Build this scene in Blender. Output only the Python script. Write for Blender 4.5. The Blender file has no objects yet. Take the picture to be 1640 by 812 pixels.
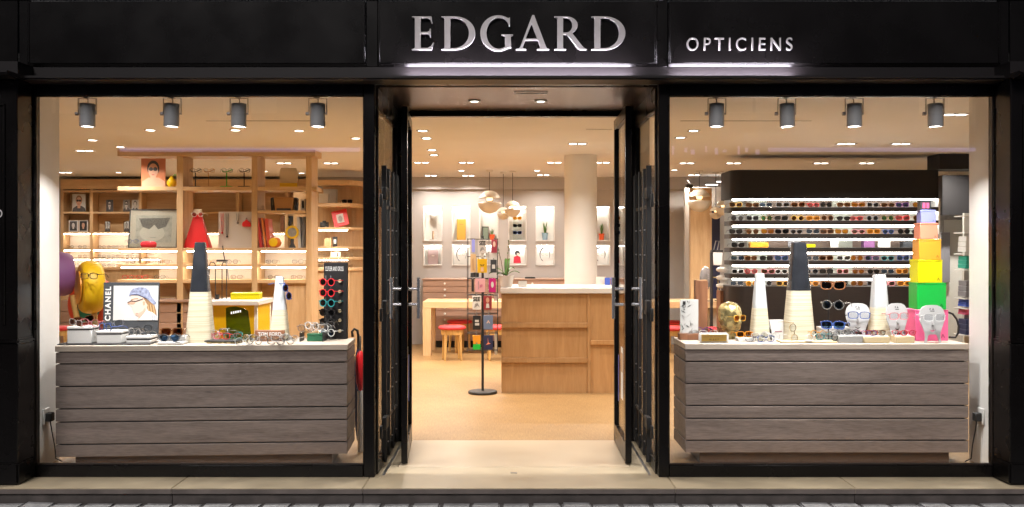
import bpy, bmesh, math, random
from mathutils import Vector, Matrix
random.seed(7)
S = bpy.context.scene
C = S.collection
R = math.radians
# ---------------------------------------------------------------- camera, world, exposure
# the facade stands in the plane y = 0, the step's top is z = 0, the shop lies behind (y > 0)
DIST, PPM, EYE, VX, VY = 6.5, 243.0, 1.52, 823.0, 395.0
cam = bpy.data.cameras.new('camera')
cam.sensor_width = 36.0
cam.lens = 36.0 * PPM * DIST / 1640.0
cam.shift_x = -3.0 / 1640.0
cam.shift_y = -11.0 / 1640.0
cam.clip_start, cam.clip_end = 0.05, 500.0
cam_o = bpy.data.objects.new('camera', cam)
C.objects.link(cam_o)
cam_o.location = (0, -DIST, EYE)
cam_o.rotation_euler = (R(90), 0, 0)
S.camera = cam_o

W = bpy.data.worlds.new('World')
S.world = W
W.use_nodes = True
wn = W.node_tree.nodes
sky = wn.new('ShaderNodeTexSky')
sky.sky_type = 'NISHITA'
sky.sun_disc = False
SUN_EL, SUN_AZ = 38.0, -12.0      # soft low evening light from the street side
sky.sun_elevation = R(SUN_EL)
sky.sun_rotation = R(180 + SUN_AZ)
W.node_tree.links.new(sky.outputs[0], wn['Background'].inputs[0])
wn['Background'].inputs[1].default_value = 0.010

sun = bpy.data.lights.new('sun', 'SUN')
sun.energy = 1.9
sun.angle = R(20)
sun.color = (1.0, 0.93, 0.90)
sun_o = bpy.data.objects.new('sun', sun)
C.objects.link(sun_o)
sun_o.rotation_euler = (R(90 - SUN_EL), 0, R(SUN_AZ))
S.view_settings.view_transform = 'Standard'
S.view_settings.look = 'None'
S.view_settings.exposure = 0.0
S.view_settings.gamma = 1.0
S.view_settings.use_curve_mapping = False
S.render.engine = 'CYCLES'
S.cycles.use_denoising = True
S.cycles.max_bounces = 7
S.cycles.diffuse_bounces = 4
S.cycles.glossy_bounces = 3
S.cycles.use_adaptive_sampling = True
S.cycles.adaptive_threshold = 0.02
S.cycles.transparent_max_bounces = 16
S.cycles.transmission_bounces = 4
S.cycles.sample_clamp_indirect = 4.0
S.cycles.caustics_reflective = False
S.cycles.caustics_refractive = False
S.cycles.use_light_tree = True

WARM = (1.0, 0.89, 0.78)
NEUT = (1.0, 0.94, 0.86)
COOL = (1.0, 0.97, 0.93)
P_SINGLE, P_TWIN, P_SPOT, P_ENTRY = 19.0, 28.0, 12.0, 11.0

# ---------------------------------------------------------------- measuring: photograph pixel at a known depth -> metres
def K(d): return PPM * DIST / (DIST + d)
def X(px, d=0.0): return (px - VX) / K(d)
def Z(py, d=0.0): return EYE + (VY - py) / K(d)

# ---------------------------------------------------------------- materials
MATS = {}
def _nt(name):
    m = bpy.data.materials.new(name)
    m.use_nodes = True
    MATS[name] = m
    return m, m.node_tree.nodes, m.node_tree.links, m.node_tree.nodes['Principled BSDF']

def mat(name, col, rough=0.5, metal=0.0, var=0.0, scale=8.0, stretch=(1, 1, 1), bump=0.0, spec=0.5, rvar=0.0, coat=0.0):
    if name in MATS: return MATS[name]
    m, n, l, b = _nt(name)
    b.inputs['Base Color'].default_value = (*col, 1)
    b.inputs['Roughness'].default_value = rough
    b.inputs['Metallic'].default_value = metal
    b.inputs['Specular IOR Level'].default_value = spec
    b.inputs['Coat Weight'].default_value = coat
    if var or bump or rvar:
        tc = n.new('ShaderNodeTexCoord'); mp = n.new('ShaderNodeMapping')
        mp.inputs['Scale'].default_value = stretch
        l.new(tc.outputs['Object'], mp.inputs[0])
        nz = n.new('ShaderNodeTexNoise'); nz.noise_dimensions = '4D'
        nz.inputs['Scale'].default_value = scale; nz.inputs['Detail'].default_value = 5
        oi = n.new('ShaderNodeObjectInfo')
        mm = n.new('ShaderNodeMath'); mm.operation = 'MULTIPLY'; mm.inputs[1].default_value = 37.0
        l.new(oi.outputs['Random'], mm.inputs[0]); l.new(mm.outputs[0], nz.inputs['W'])
        l.new(mp.outputs[0], nz.inputs['Vector'])
        if var:
            cr = n.new('ShaderNodeMapRange')
            cr.inputs[1].default_value = 0.3; cr.inputs[2].default_value = 0.7
            cr.inputs[3].default_value = 1 - var; cr.inputs[4].default_value = 1 + var
            l.new(nz.outputs[0], cr.inputs[0])
            mx = n.new('ShaderNodeVectorMath'); mx.operation = 'SCALE'
            mx.inputs[0].default_value = col
            l.new(cr.outputs[0], mx.inputs['Scale'])
            l.new(mx.outputs[0], b.inputs['Base Color'])
        if rvar:
            rr = n.new('ShaderNodeMapRange')
            rr.inputs[1].default_value = 0.3; rr.inputs[2].default_value = 0.7
            rr.inputs[3].default_value = max(0.02, rough - rvar); rr.inputs[4].default_value = rough + rvar
            l.new(nz.outputs[0], rr.inputs[0]); l.new(rr.outputs[0], b.inputs['Roughness'])
        if bump:
            bp = n.new('ShaderNodeBump'); bp.inputs['Strength'].default_value = bump
            bp.inputs['Distance'].default_value = 0.004
            l.new(nz.outputs[0], bp.inputs['Height']); l.new(bp.outputs[0], b.inputs['Normal'])
    return m

def wood(name, c1, c2, axis='x', fine=60.0, rough=0.45, bump=0.15, knots=False, tone=0.12, big=1.0):
    m, n, l, b = _nt(name)
    tc = n.new('ShaderNodeTexCoord'); mp = n.new('ShaderNodeMapping')
    s = {'x': (0.9, 9, 9), 'y': (9, 0.9, 9), 'z': (9, 9, 0.9)}[axis]
    mp.inputs['Scale'].default_value = s
    l.new(tc.outputs['Object'], mp.inputs[0])
    oi = n.new('ShaderNodeObjectInfo')
    mm = n.new('ShaderNodeMath'); mm.operation = 'MULTIPLY'; mm.inputs[1].default_value = 61.0
    l.new(oi.outputs['Random'], mm.inputs[0])
    outs = []
    for sc, de, di in ((1.6, 4, 0.9), (fine / 9.0, 6, 0.2)):
        nz = n.new('ShaderNodeTexNoise'); nz.noise_dimensions = '4D'
        nz.inputs['Scale'].default_value = sc; nz.inputs['Detail'].default_value = de
        nz.inputs['Distortion'].default_value = di
        l.new(mp.outputs[0], nz.inputs['Vector']); l.new(mm.outputs[0], nz.inputs['W'])
        outs.append(nz.outputs[0])
    mix = n.new('ShaderNodeMath'); mix.operation = 'ADD'
    hf = n.new('ShaderNodeMath'); hf.operation = 'MULTIPLY'; hf.inputs[1].default_value = 0.55
    bg_ = n.new('ShaderNodeMath'); bg_.operation = 'MULTIPLY_ADD'; bg_.inputs[1].default_value = big; bg_.inputs[2].default_value = 0.5 * (1 - big)
    l.new(outs[0], bg_.inputs[0])
    l.new(outs[1], hf.inputs[0]); l.new(bg_.outputs[0], mix.inputs[0]); l.new(hf.outputs[0], mix.inputs[1])
    cr = n.new('ShaderNodeValToRGB')
    cr.color_ramp.elements[0].position = 0.55; cr.color_ramp.elements[0].color = (*c1, 1)
    cr.color_ramp.elements[1].position = 0.98; cr.color_ramp.elements[1].color = (*c2, 1)
    l.new(mix.outputs[0], cr.inputs[0])
    # each board keeps a tone of its own
    tr = n.new('ShaderNodeMapRange'); tr.inputs[3].default_value = 1 - tone; tr.inputs[4].default_value = 1 + tone
    l.new(oi.outputs['Random'], tr.inputs[0])
    sc_ = n.new('ShaderNodeVectorMath'); sc_.operation = 'SCALE'
    l.new(cr.outputs[0], sc_.inputs[0]); l.new(tr.outputs[0], sc_.inputs['Scale'])
    col = sc_.outputs[0]
    if knots:
        vo = n.new('ShaderNodeTexVoronoi'); vo.inputs['Scale'].default_value = 1.0
        mk = n.new('ShaderNodeMapping'); mk.inputs['Scale'].default_value = (2.1, 3.0, 7.5)
        l.new(tc.outputs['Object'], mk.inputs[0]); l.new(mk.outputs[0], vo.inputs['Vector'])
        kr = n.new('ShaderNodeMapRange'); kr.inputs[1].default_value = 0.0; kr.inputs[2].default_value = 0.09
        kr.inputs[3].default_value = 0.55; kr.inputs[4].default_value = 1.0
        l.new(vo.outputs['Distance'], kr.inputs[0])
        s2 = n.new('ShaderNodeVectorMath'); s2.operation = 'SCALE'
        l.new(col, s2.inputs[0]); l.new(kr.outputs[0], s2.inputs['Scale']); col = s2.outputs[0]
    l.new(col, b.inputs['Base Color'])
    b.inputs['Roughness'].default_value = rough
    bp = n.new('ShaderNodeBump'); bp.inputs['Strength'].default_value = bump; bp.inputs['Distance'].default_value = 0.003
    l.new(outs[1], bp.inputs['Height']); l.new(bp.outputs[0], b.inputs['Normal'])
    return m

def em(name, col, st):
    if name in MATS: return MATS[name]
    m, n, l, b = _nt(name)
    b.inputs['Base Color'].default_value = (0.8, 0.8, 0.8, 1)
    b.inputs['Emission Color'].default_value = (*col, 1)
    b.inputs['Emission Strength'].default_value = st
    return m

def glass(name, tint=(0.985, 0.985, 0.98), f0=0.045, gain=0.9, rough=0.0):
    m = bpy.data.materials.new(name); m.use_nodes = True; MATS[name] = m
    n, l = m.node_tree.nodes, m.node_tree.links
    n.remove(n['Principled BSDF'])
    t = n.new('ShaderNodeBsdfTransparent'); t.inputs[0].default_value = (*tint, 1)
    g = n.new('ShaderNodeBsdfGlossy'); g.inputs['Roughness'].default_value = rough
    lw = n.new('ShaderNodeLayerWeight'); lw.inputs[0].default_value = 0.5
    p = n.new('ShaderNodeMath'); p.operation = 'POWER'; p.inputs[1].default_value = 5.0
    l.new(lw.outputs['Facing'], p.inputs[0])
    a = n.new('ShaderNodeMath'); a.operation = 'MULTIPLY_ADD'; a.inputs[1].default_value = gain; a.inputs[2].default_value = f0
    l.new(p.outputs[0], a.inputs[0])
    x = n.new('ShaderNodeMixShader')
    l.new(a.outputs[0], x.inputs[0]); l.new(t.outputs[0], x.inputs[1]); l.new(g.outputs[0], x.inputs[2])
    l.new(x.outputs[0], n['Material Output'].inputs[0])
    return m

m_black = mat('black_paint', (0.0050, 0.0042, 0.0042), 0.28, var=0.15, scale=3, bump=0.01, rvar=0.05, spec=0.28)
m_satin = mat('black_satin', (0.012, 0.010, 0.0105), 0.36)
m_blackmatt = mat('black_matt', (0.012, 0.012, 0.013), 0.55)
m_soffit = mat('bronze_soffit', (0.15, 0.12, 0.115), 0.26, metal=0.5)
m_letter = mat('satin_letter', (0.46, 0.44, 0.43), 0.38, metal=0.35, var=0.05, scale=20)
m_chrome = mat('chrome', (0.62, 0.62, 0.66), 0.22, metal=0.75)
m_steel = mat('brushed_steel', (0.42, 0.42, 0.43), 0.35, metal=1.0)
m_gunmetal = mat('spot_grey', (0.44, 0.45, 0.47), 0.42, metal=0.1)
m_oak = wood('oak', (0.55, 0.36, 0.185), (0.70, 0.495, 0.285), 'x', 70)
m_oakv = wood('oak_vertical', (0.54, 0.35, 0.18), (0.68, 0.48, 0.275), 'z', 70)
m_desk = wood('desk_oak', (0.46, 0.255, 0.105), (0.57, 0.345, 0.165), 'z', 90)
m_taupe = wood('taupe_wood', (0.33, 0.205, 0.15), (0.42, 0.28, 0.215), 'x', 60)
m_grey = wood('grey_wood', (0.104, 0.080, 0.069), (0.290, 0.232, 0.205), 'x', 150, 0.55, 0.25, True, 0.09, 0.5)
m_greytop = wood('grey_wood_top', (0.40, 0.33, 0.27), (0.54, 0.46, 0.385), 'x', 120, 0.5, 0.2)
m_brownwood = wood('brown_wood', (0.15, 0.062, 0.030), (0.25, 0.11, 0.055), 'z', 60)
m_plinth = mat('brown_plinth', (0.10, 0.055, 0.032), 0.4, var=0.1)
m_lightwood = wood('light_wood', (0.55, 0.43, 0.24), (0.70, 0.58, 0.37), 'x', 60)
m_white = mat('white_paint', (0.84, 0.83, 0.81), 0.6, var=0.03, scale=3, bump=0.03)
m_gloss_white = mat('gloss_white', (0.80, 0.79, 0.77), 0.25)
m_ceil = mat('ceiling_white', (0.87, 0.87, 0.875), 0.75, var=0.02, scale=2)
m_wall = mat('greige_wall', (0.45, 0.435, 0.43), 0.7, var=0.03, scale=3, bump=0.03)
m_greywall = mat('grey_wall', (0.50, 0.48, 0.46), 0.7, var=0.03, scale=3)
m_cream = mat('cream_back', (0.80, 0.72, 0.62), 0.6)
m_stone = mat('beige_stone', (0.44, 0.365, 0.25), 0.42, var=0.13, scale=6, bump=0.12, rvar=0.12)
m_tile = mat('entrance_stone', (0.48, 0.395, 0.285), 0.30, var=0.06, scale=2.5)
m_riser_shade = mat('shaded_riser_stone', (0.070, 0.060, 0.056), 0.7, var=0.35, scale=9, bump=0.3)  # darkened base colour: the shade on the step's front is painted in
m_nose_shade = mat('shaded_nosing_stone', (0.13, 0.11, 0.10), 0.6, var=0.3, scale=7, bump=0.2)  # nosing front kept dark, its shade put into the colour
m_sett = mat('grey_sett', (0.33, 0.33, 0.335), 0.8, var=0.28, scale=18, bump=0.5)
m_joint = mat('dark_joint', (0.14, 0.135, 0.13), 0.9, var=0.2)
m_asphalt = mat('street', (0.085, 0.085, 0.088), 0.85, var=0.25, scale=6, bump=0.3)
m_glass = glass('window_glass')
m_acryl = glass('clear_acrylic', (0.95, 0.97, 0.95), 0.05, 0.8, 0.02)
m_acgreen = glass('green_acrylic', (0.34, 0.50, 0.26), 0.06, 0.7, 0.05)
m_red = mat('red_fabric', (0.62, 0.035, 0.045), 0.6, var=0.08, scale=30)
m_stoolwood = wood('stool_wood', (0.48, 0.28, 0.08), (0.62, 0.40, 0.15), 'z', 50)
m_led = em('led_warm', (1.0, 0.90, 0.74), 50.0)
m_ledc = em('led_cool', (1.0, 0.95, 0.87), 24.0)
m_sign = em('led_sign', (0.93, 0.86, 1.0), 170.0)
m_lens = em('lamp_face', (1.0, 0.93, 0.82), 14.0)
m_bulb = em('bulb_glow', (1.0, 0.62, 0.30), 3.0)
m_darkshelf = mat('dark_laminate', (0.022, 0.017, 0.017), 0.4, var=0.15, scale=8, stretch=(1, 6, 6))
m_fascia_in = mat('charcoal', (0.013, 0.012, 0.013), 0.6, spec=0.3)
m_copper = mat('copper_gap', (0.75, 0.36, 0.18), 0.3, metal=0.8)
m_opal = mat('cream_enamel', (0.80, 0.75, 0.64), 0.35)
def C_(name, col, rough=0.4, **k): return mat(name, col, rough, **k)
m_yellow = C_('yellow', (0.80, 0.52, 0.004), 0.4)
m_lemon = C_('lemon', (0.72, 0.66, 0.005), 0.35)
m_pink = C_('pink', (0.78, 0.13, 0.30), 0.35)
m_green = C_('green', (0.01, 0.42, 0.055), 0.35)
m_orange = C_('orange', (0.86, 0.37, 0.035), 0.35)
m_salmon = C_('salmon', (0.84, 0.30, 0.19), 0.35)
m_lav = C_('lavender', (0.30, 0.33, 0.82), 0.35)
m_slate = C_('slate', (0.042, 0.047, 0.055), 0.5)
m_navy = C_('navy', (0.02, 0.028, 0.09), 0.5)
m_purple = C_('purple', (0.26, 0.10, 0.27), 0.55, var=0.06, scale=5)
m_toyyellow = C_('toy_yellow', (0.86, 0.52, 0.006), 0.45, var=0.04, scale=5)
m_toyred = C_('toy_red', (0.72, 0.085, 0.03), 0.45)
m_teal = C_('teal', (0.02, 0.30, 0.22), 0.5)
m_blue = C_('blue', (0.05, 0.10, 0.45), 0.45)
m_paper = C_('paper', (0.78, 0.77, 0.75), 0.6)
m_ink = C_('ink', (0.02, 0.02, 0.022), 0.5)
m_skin = C_('printed_skin', (0.62, 0.36, 0.25), 0.5)
m_skin2 = C_('printed_skin_pale', (0.76, 0.58, 0.49), 0.5)
m_hair = C_('printed_hair', (0.30, 0.17, 0.08), 0.5)
m_bluegrey = C_('printed_blue_grey', (0.26, 0.29, 0.42), 0.5, var=0.5, scale=60)
m_midgrey = C_('printed_grey', (0.30, 0.29, 0.28), 0.5, var=0.2, scale=25)
m_palegrey = C_('printed_pale_grey', (0.62, 0.62, 0.61), 0.5)
m_cloth = C_('printed_cloth', (0.08, 0.075, 0.08), 0.5, var=0.4, scale=40)
m_tan = C_('tan', (0.50, 0.30, 0.14), 0.5)
m_gold = C_('gold_leaf', (0.50, 0.41, 0.19), 0.26, metal=0.6, var=0.8, scale=26, rvar=0.14)
m_mauve = C_('mauve', (0.34, 0.25, 0.25), 0.6)
m_leaf = C_('leaf_green', (0.055, 0.16, 0.02), 0.45, var=0.3, scale=20)
m_leaf2 = C_('leaf_grey_green', (0.16, 0.26, 0.12), 0.5, var=0.3, scale=20)
m_teapot = C_('pale_blue_pot', (0.28, 0.44, 0.58), 0.4)
m_redpot = C_('red_pot', (0.80, 0.12, 0.03), 0.4)
m_metalgrey = C_('tray_grey', (0.42, 0.42, 0.41), 0.35, metal=0.3)
m_greypanel = C_('pale_grey_panel', (0.60, 0.59, 0.55), 0.5)
m_midpanel = C_('mid_grey_panel', (0.20, 0.20, 0.22), 0.4)

# ---------------------------------------------------------------- mesh collecting
class G:
    def __init__(s): s.v, s.f = [], []
    def add(s, vs, fs):
        n = len(s.v)
        s.v += [tuple(v) for v in vs]
        s.f += [tuple(i + n for i in f) for f in fs]
        return s
    def box(s, x0, x1, y0, y1, z0, z1):
        if x1 < x0: x0, x1 = x1, x0
        if y1 < y0: y0, y1 = y1, y0
        if z1 < z0: z0, z1 = z1, z0
        return s.add([(x0, y0, z0), (x1, y0, z0), (x1, y1, z0), (x0, y1, z0), (x0, y0, z1), (x1, y0, z1), (x1, y1, z1), (x0, y1, z1)],
                     [(0, 3, 2, 1), (4, 5, 6, 7), (0, 1, 5, 4), (1, 2, 6, 5), (2, 3, 7, 6), (3, 0, 4, 7)])
    def cyl(s, p0, p1, r0, r1=None, n=12, cap=True):
        r1 = r0 if r1 is None else r1
        p0, p1 = Vector(p0), Vector(p1)
        a = (p1 - p0).normalized()
        u = a.orthogonal().normalized(); w = a.cross(u)
        vs = []
        for p, r in ((p0, r0), (p1, r1)):
            for i in range(n):
                t = 2 * math.pi * i / n
                vs.append(p + u * (r * math.cos(t)) + w * (r * math.sin(t)))
        fs = [(i, (i + 1) % n, n + (i + 1) % n, n + i) for i in range(n)]
        if cap: fs += [tuple(range(n - 1, -1, -1)), tuple(range(n, 2 * n))]
        return s.add(vs, fs)
    def tube(s, pts, r, n=6):
        pts = [Vector(p) for p in pts]
        rs = r if isinstance(r, (list, tuple)) else [r] * len(pts)
        vs, fs = [], []
        u = None
        for i, p in enumerate(pts):
            a = (pts[min(i + 1, len(pts) - 1)] - pts[max(i - 1, 0)]).normalized()
            if u is None: u = a.orthogonal().normalized()
            else:
                u = (u - a * u.dot(a))
                u = u.normalized() if u.length > 1e-6 else a.orthogonal().normalized()
            w = a.cross(u)
            for k in range(n):
                t = 2 * math.pi * k / n
                vs.append(p + u * (rs[i] * math.cos(t)) + w * (rs[i] * math.sin(t)))
        m = len(pts)
        for i in range(m - 1):
            for k in range(n):
                fs.append((i * n + k, i * n + (k + 1) % n, (i + 1) * n + (k + 1) % n, (i + 1) * n + k))
        fs += [tuple(range(n - 1, -1, -1)), tuple(range((m - 1) * n, m * n))]
        return s.add(vs, fs)
    def lathe(s, prof, n=24, c=(0, 0, 0), sx=1.0, sy=1.0):
        vs, fs = [], []
        for r, z in prof:
            for k in range(n):
                t = 2 * math.pi * k / n
                vs.append((c[0] + sx * r * math.cos(t), c[1] + sy * r * math.sin(t), c[2] + z))
        for i in range(len(prof) - 1):
            for k in range(n):
                fs.append((i * n + k, i * n + (k + 1) % n, (i + 1) * n + (k + 1) % n, (i + 1) * n + k))
        if prof[0][0] > 1e-6: fs.append(tuple(range(n - 1, -1, -1)))
        if prof[-1][0] > 1e-6: fs.append(tuple(range((len(prof) - 1) * n, len(prof) * n)))
        return s.add(vs, fs)
    def prism(s, poly, y0, y1):                      # outline in x,z
        n = len(poly)
        vs = [(p[0], y0, p[1]) for p in poly] + [(p[0], y1, p[1]) for p in poly]
        fs = [tuple(range(n)), tuple(range(2 * n - 1, n - 1, -1))] + [(i, n + i, n + (i + 1) % n, (i + 1) % n) for i in range(n)]
        return s.add(vs, fs)
    def slab(s, poly, z0, z1):                       # outline in x,y
        n = len(poly)
        vs = [(p[0], p[1], z0) for p in poly] + [(p[0], p[1], z1) for p in poly]
        fs = [tuple(range(n - 1, -1, -1)), tuple(range(n, 2 * n))] + [(i, (i + 1) % n, n + (i + 1) % n, n + i) for i in range(n)]
        return s.add(vs, fs)
    def run(s, poly, x0, x1):                        # outline in y,z, drawn along x
        n = len(poly)
        vs = [(x0, p[0], p[1]) for p in poly] + [(x1, p[0], p[1]) for p in poly]
        fs = [tuple(range(n)), tuple(range(2 * n - 1, n - 1, -1))] + [(i, n + i, n + (i + 1) % n, (i + 1) % n) for i in range(n)]
        return s.add(vs, fs)
    def xf(s, M_):
        s.v = [tuple(M_ @ Vector(v)) for v in s.v]
        return s
    def mesh(s, name, m=None, bev=0.0, smooth=True, clean=False, seg=1):
        me = bpy.data.meshes.new(name)
        me.from_pydata(s.v, [], s.f)
        bm = bmesh.new(); bm.from_mesh(me)
        if clean: bmesh.ops.remove_doubles(bm, verts=bm.verts, dist=1e-5)
        bmesh.ops.recalc_face_normals(bm, faces=bm.faces)
        if bev: bmesh.ops.bevel(bm, geom=bm.edges[:], offset=bev, segments=seg, affect='EDGES', clamp_overlap=True)
        bm.to_mesh(me); bm.free()
        if smooth:
            me.polygons.foreach_set('use_smooth', [True] * len(me.polygons))
            me.set_sharp_from_angle(angle=R(38))
        if m: me.materials.append(m)
        return me
    def build(s, name, m, parent=None, loc=None, rot=None, **k):
        return ob(name, s.mesh(name, m, **k), parent, loc, rot)

def ob(name, me, parent=None, loc=None, rot=None):
    o = bpy.data.objects.new(name, me)
    C.objects.link(o)
    if parent: o.parent = parent
    if loc: o.location = loc
    if rot: o.rotation_euler = rot
    return o
def tag(o, label, cat, group=None):
    o['label'] = label; o['category'] = cat
    if group: o['group'] = group
    return o
def thing(name, label, cat, loc=(0, 0, 0), rz=0.0, group=None):
    return tag(ob(name, None, None, loc, (0, 0, rz)), label, cat, group)
def struct(o):
    o['kind'] = 'structure'
    return o
def box(*a): return G().box(*a)
ORD = ['first', 'second', 'third', 'fourth', 'fifth', 'sixth', 'seventh', 'eighth', 'ninth', 'tenth', 'eleventh', 'twelfth',
       'thirteenth', 'fourteenth', 'fifteenth', 'sixteenth', 'seventeenth', 'eighteenth', 'nineteenth', 'twentieth', 'twenty-first',
       'twenty-second', 'twenty-third', 'twenty-fourth', 'twenty-fifth', 'twenty-sixth']

def text(parent, s, m, cap, loc, rot=(R(90), 0, 0), ext=0.001, width=None, name='lettering', bold=0.0, bev=0.0, xs=1.0):
    cu = bpy.data.curves.new(name, 'FONT')
    cu.body = s; cu.size = 1.0; cu.align_x = 'LEFT'
    cu.offset = bold
    def wid():
        o = bpy.data.objects.new('t', cu); C.objects.link(o)
        bpy.context.view_layer.update()
        me = bpy.data.meshes.new_from_object(o.evaluated_get(bpy.context.evaluated_depsgraph_get()))
        bpy.data.objects.remove(o)
        xs = [v.co.x for v in me.vertices]; ys = [v.co.y for v in me.vertices]
        return me, min(xs), max(xs), min(ys), max(ys)
    me, a, b, c, d = wid()
    sc = cap / (d - c)
    sx = sc
    if width:
        if len(s) > 1 and width / (sc * xs) > (b - a):
            w1 = b - a
            cu.space_character = 1.5
            me, a, b, c, d = wid()
            slope = (b - a - w1) / 0.5
            cu.space_character = 1.0 + (width / (sc * xs) - w1) / slope
            me, a, b, c, d = wid()
        sx = width / (b - a)
    if ext:
        cu.extrude = ext / sc
        cu.bevel_depth = bev / sc
        me, a, b, c, d = wid()
    for v in me.vertices:
        v.co = Vector(((v.co.x - a) * sx, (v.co.y - c) * sc, v.co.z * sc))
    me.materials.clear(); me.materials.append(m)
    return ob(name, me, parent, loc, rot)

def outline(name, polys, m, ext, bev, parent, loc, rot=(R(90), 0, 0), sc=1.0, off=0.0):
    cu = bpy.data.curves.new(name, 'CURVE'); cu.dimensions = '2D'; cu.fill_mode = 'BOTH'
    for p in polys:
        sp = cu.splines.new('POLY'); sp.points.add(len(p) - 1); sp.use_cyclic_u = True
        for i, q in enumerate(p): sp.points[i].co = (q[0] * sc, q[1] * sc, 0, 1)
    cu.extrude = ext; cu.bevel_depth = bev; cu.offset = off
    o = bpy.data.objects.new('t', cu); C.objects.link(o)
    bpy.context.view_layer.update()
    me = bpy.data.meshes.new_from_object(o.evaluated_get(bpy.context.evaluated_depsgraph_get()))
    bpy.data.objects.remove(o)
    me.materials.clear(); me.materials.append(m)
    return ob(name, me, parent, loc, rot)

def arc(cx, cz, rx, rz, a0, a1, n=14):
    return [(cx + rx * math.cos(R(a0 + (a1 - a0) * i / n)), cz + rz * math.sin(R(a0 + (a1 - a0) * i / n))) for i in range(n + 1)]

def lamp(name, parent, loc, power, col, size, spread=160, rot=(0, 0, 0), kind='DISK', sy=None):
    li = bpy.data.lights.new(name, 'AREA')
    li.shape = kind; li.size = size
    if sy: li.size_y = sy
    li.energy = power; li.color = col; li.spread = R(spread)
    o = bpy.data.objects.new(name, li); C.objects.link(o)
    if parent: o.parent = parent
    o.location = loc; o.rotation_euler = rot
    return o

# ================================================================ SETTING
CEIL = 2.60
XL, XR, YB = -7.3, 6.9, 9.0
struct(box(-60, 60, -60, -0.27, -0.30, -0.112).build('ground', m_asphalt))
pav = struct(box(-4.6, 4.6, -1.6, -0.272, -0.20, -0.106).build('pavement', m_joint))
sett_me = []
for k in range(6):
    w, l_ = 0.176 + 0.006 * random.random(), 0.120
    g = box(-w / 2, w / 2, -l_ / 2, l_ / 2, -0.05, 0.0)
    g.v = [(x + random.uniform(-.004, .004), y + random.uniform(-.004, .004), z + random.uniform(-.004, .004)) for x, y, z in g.v]
    sett_me.append(g.mesh('sett', m_sett, bev=0.010, seg=2))
for r_ in range(5):
    for i in range(44):
        x = -4.1 + i * 0.187 + (0.09 if r_ % 2 else 0)
        o = ob('sett', random.choice(sett_me), pav, (x + random.uniform(-.004, .004), -0.340 - r_ * 0.127, -0.096 + random.uniform(-.004, .004)), (random.uniform(-.02, .02), random.uniform(-.02, .02), random.uniform(-.02, .02)))

step = struct(box(-4.6, 4.6, -0.262, 0.06, -0.30, -0.045).build('step', m_joint))
js = [-4.6, X(300), X(592), X(1070), X(1345), 4.6]
for i in range(5):
    a, b = js[i] + .0015, js[i + 1] - .0015
    tr_ = box(a, b, -0.3015, 0.30 if i == 2 else 0.10, -0.034, 0.0).build('tread_slab', m_stone, step, bev=0.004, seg=2)
    box(a, b, -0.3055, -0.302, -0.033, -0.004).build('nosing_shade_strip', m_nose_shade, tr_)  # thin added strip, its dark colour paints the shade on the nosing's front
    box(a, b, -0.285, -0.2625, -0.20, -0.037).build('riser_slab', m_riser_shade, step, bev=0.003)

fl = struct(box(XL, XR, 1.25, YB, -0.05, 0.0).build('floor', None))
m, n, l, b = _nt('strand_floor')
tc = n.new('ShaderNodeTexCoord'); mp = n.new('ShaderNodeMapping'); mp.inputs['Scale'].default_value = (24, 1.6, 1)
mp.inputs['Rotation'].default_value = (0, 0, R(4))
l.new(tc.outputs['Object'], mp.inputs[0])
n1 = n.new('ShaderNodeTexNoise'); n1.inputs['Scale'].default_value = 5; n1.inputs['Detail'].default_value = 8; n1.inputs['Roughness'].default_value = 0.75
l.new(mp.outputs[0], n1.inputs['Vector'])
n2 = n.new('ShaderNodeTexNoise'); n2.inputs['Scale'].default_value = 1.3; n2.inputs['Detail'].default_value = 3
l.new(tc.outputs['Object'], n2.inputs['Vector'])
ad = n.new('ShaderNodeMath'); ad.operation = 'MULTIPLY_ADD'; ad.inputs[1].default_value = 0.35
l.new(n2.outputs[0], ad.inputs[0]); l.new(n1.outputs[0], ad.inputs[2])
cr = n.new('ShaderNodeValToRGB')
cr.color_ramp.elements[0].position = 0.45; cr.color_ramp.elements[0].color = (0.190, 0.108, 0.040, 1)
cr.color_ramp.elements[1].position = 0.90; cr.color_ramp.elements[1].color = (0.42, 0.262, 0.112, 1)
l.new(ad.outputs[0], cr.inputs[0]); l.new(cr.outputs[0], b.inputs['Base Color'])
b.inputs['Roughness'].default_value = 0.42
bp = n.new('ShaderNodeBump'); bp.inputs['Strength'].default_value = 0.25; bp.inputs['Distance'].default_value = 0.002
l.new(n1.outputs[0], bp.inputs['Height']); l.new(bp.outputs[0], b.inputs['Normal'])
fl.data.materials.append(m)
for nm, xa, xb in (('window_floor_left', XL, -0.93), ('window_floor_right', 0.967, XR)):
    o = struct(box(xa, xb, 0.101, 1.249, -0.05, -0.001).build('floor', m))

ef = struct(box(-0.93, 0.967, 0.301, 1.249, -0.05, -0.008).build('entrance_floor', m_joint))
g_ = 0.002
for xa, xb, ya, yb in ((-0.80, 0.80, .303, 1.248),):
    box(xa + g_, xb - g_, ya, yb, -0.03, 0.0).build('floor_slab', m_tile, ef, bev=0.002)
for k in range(5):
    ya = 0.303 + k * 0.189
    for xa, xb in ((-0.928, -0.80), (0.80, 0.965)):
        box(xa + g_, xb - g_, ya + .001, ya + .188, -0.03, 0.0).build('floor_slab', m_stone, ef, bev=0.002)
for xa in (-0.868, 0.905):
    box(xa - .009, xa + .009, 0.06, 1.246, -0.004, 0.002).build('floor_track', m_steel, ef)
box(-.022, .022, .11, .135, 0.0, 0.004).build('door_stop', m_steel, ef)

ce = struct(box(XL, XR, 0.03, YB, CEIL, CEIL + 0.2).build('ceiling', m_ceil))
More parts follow.
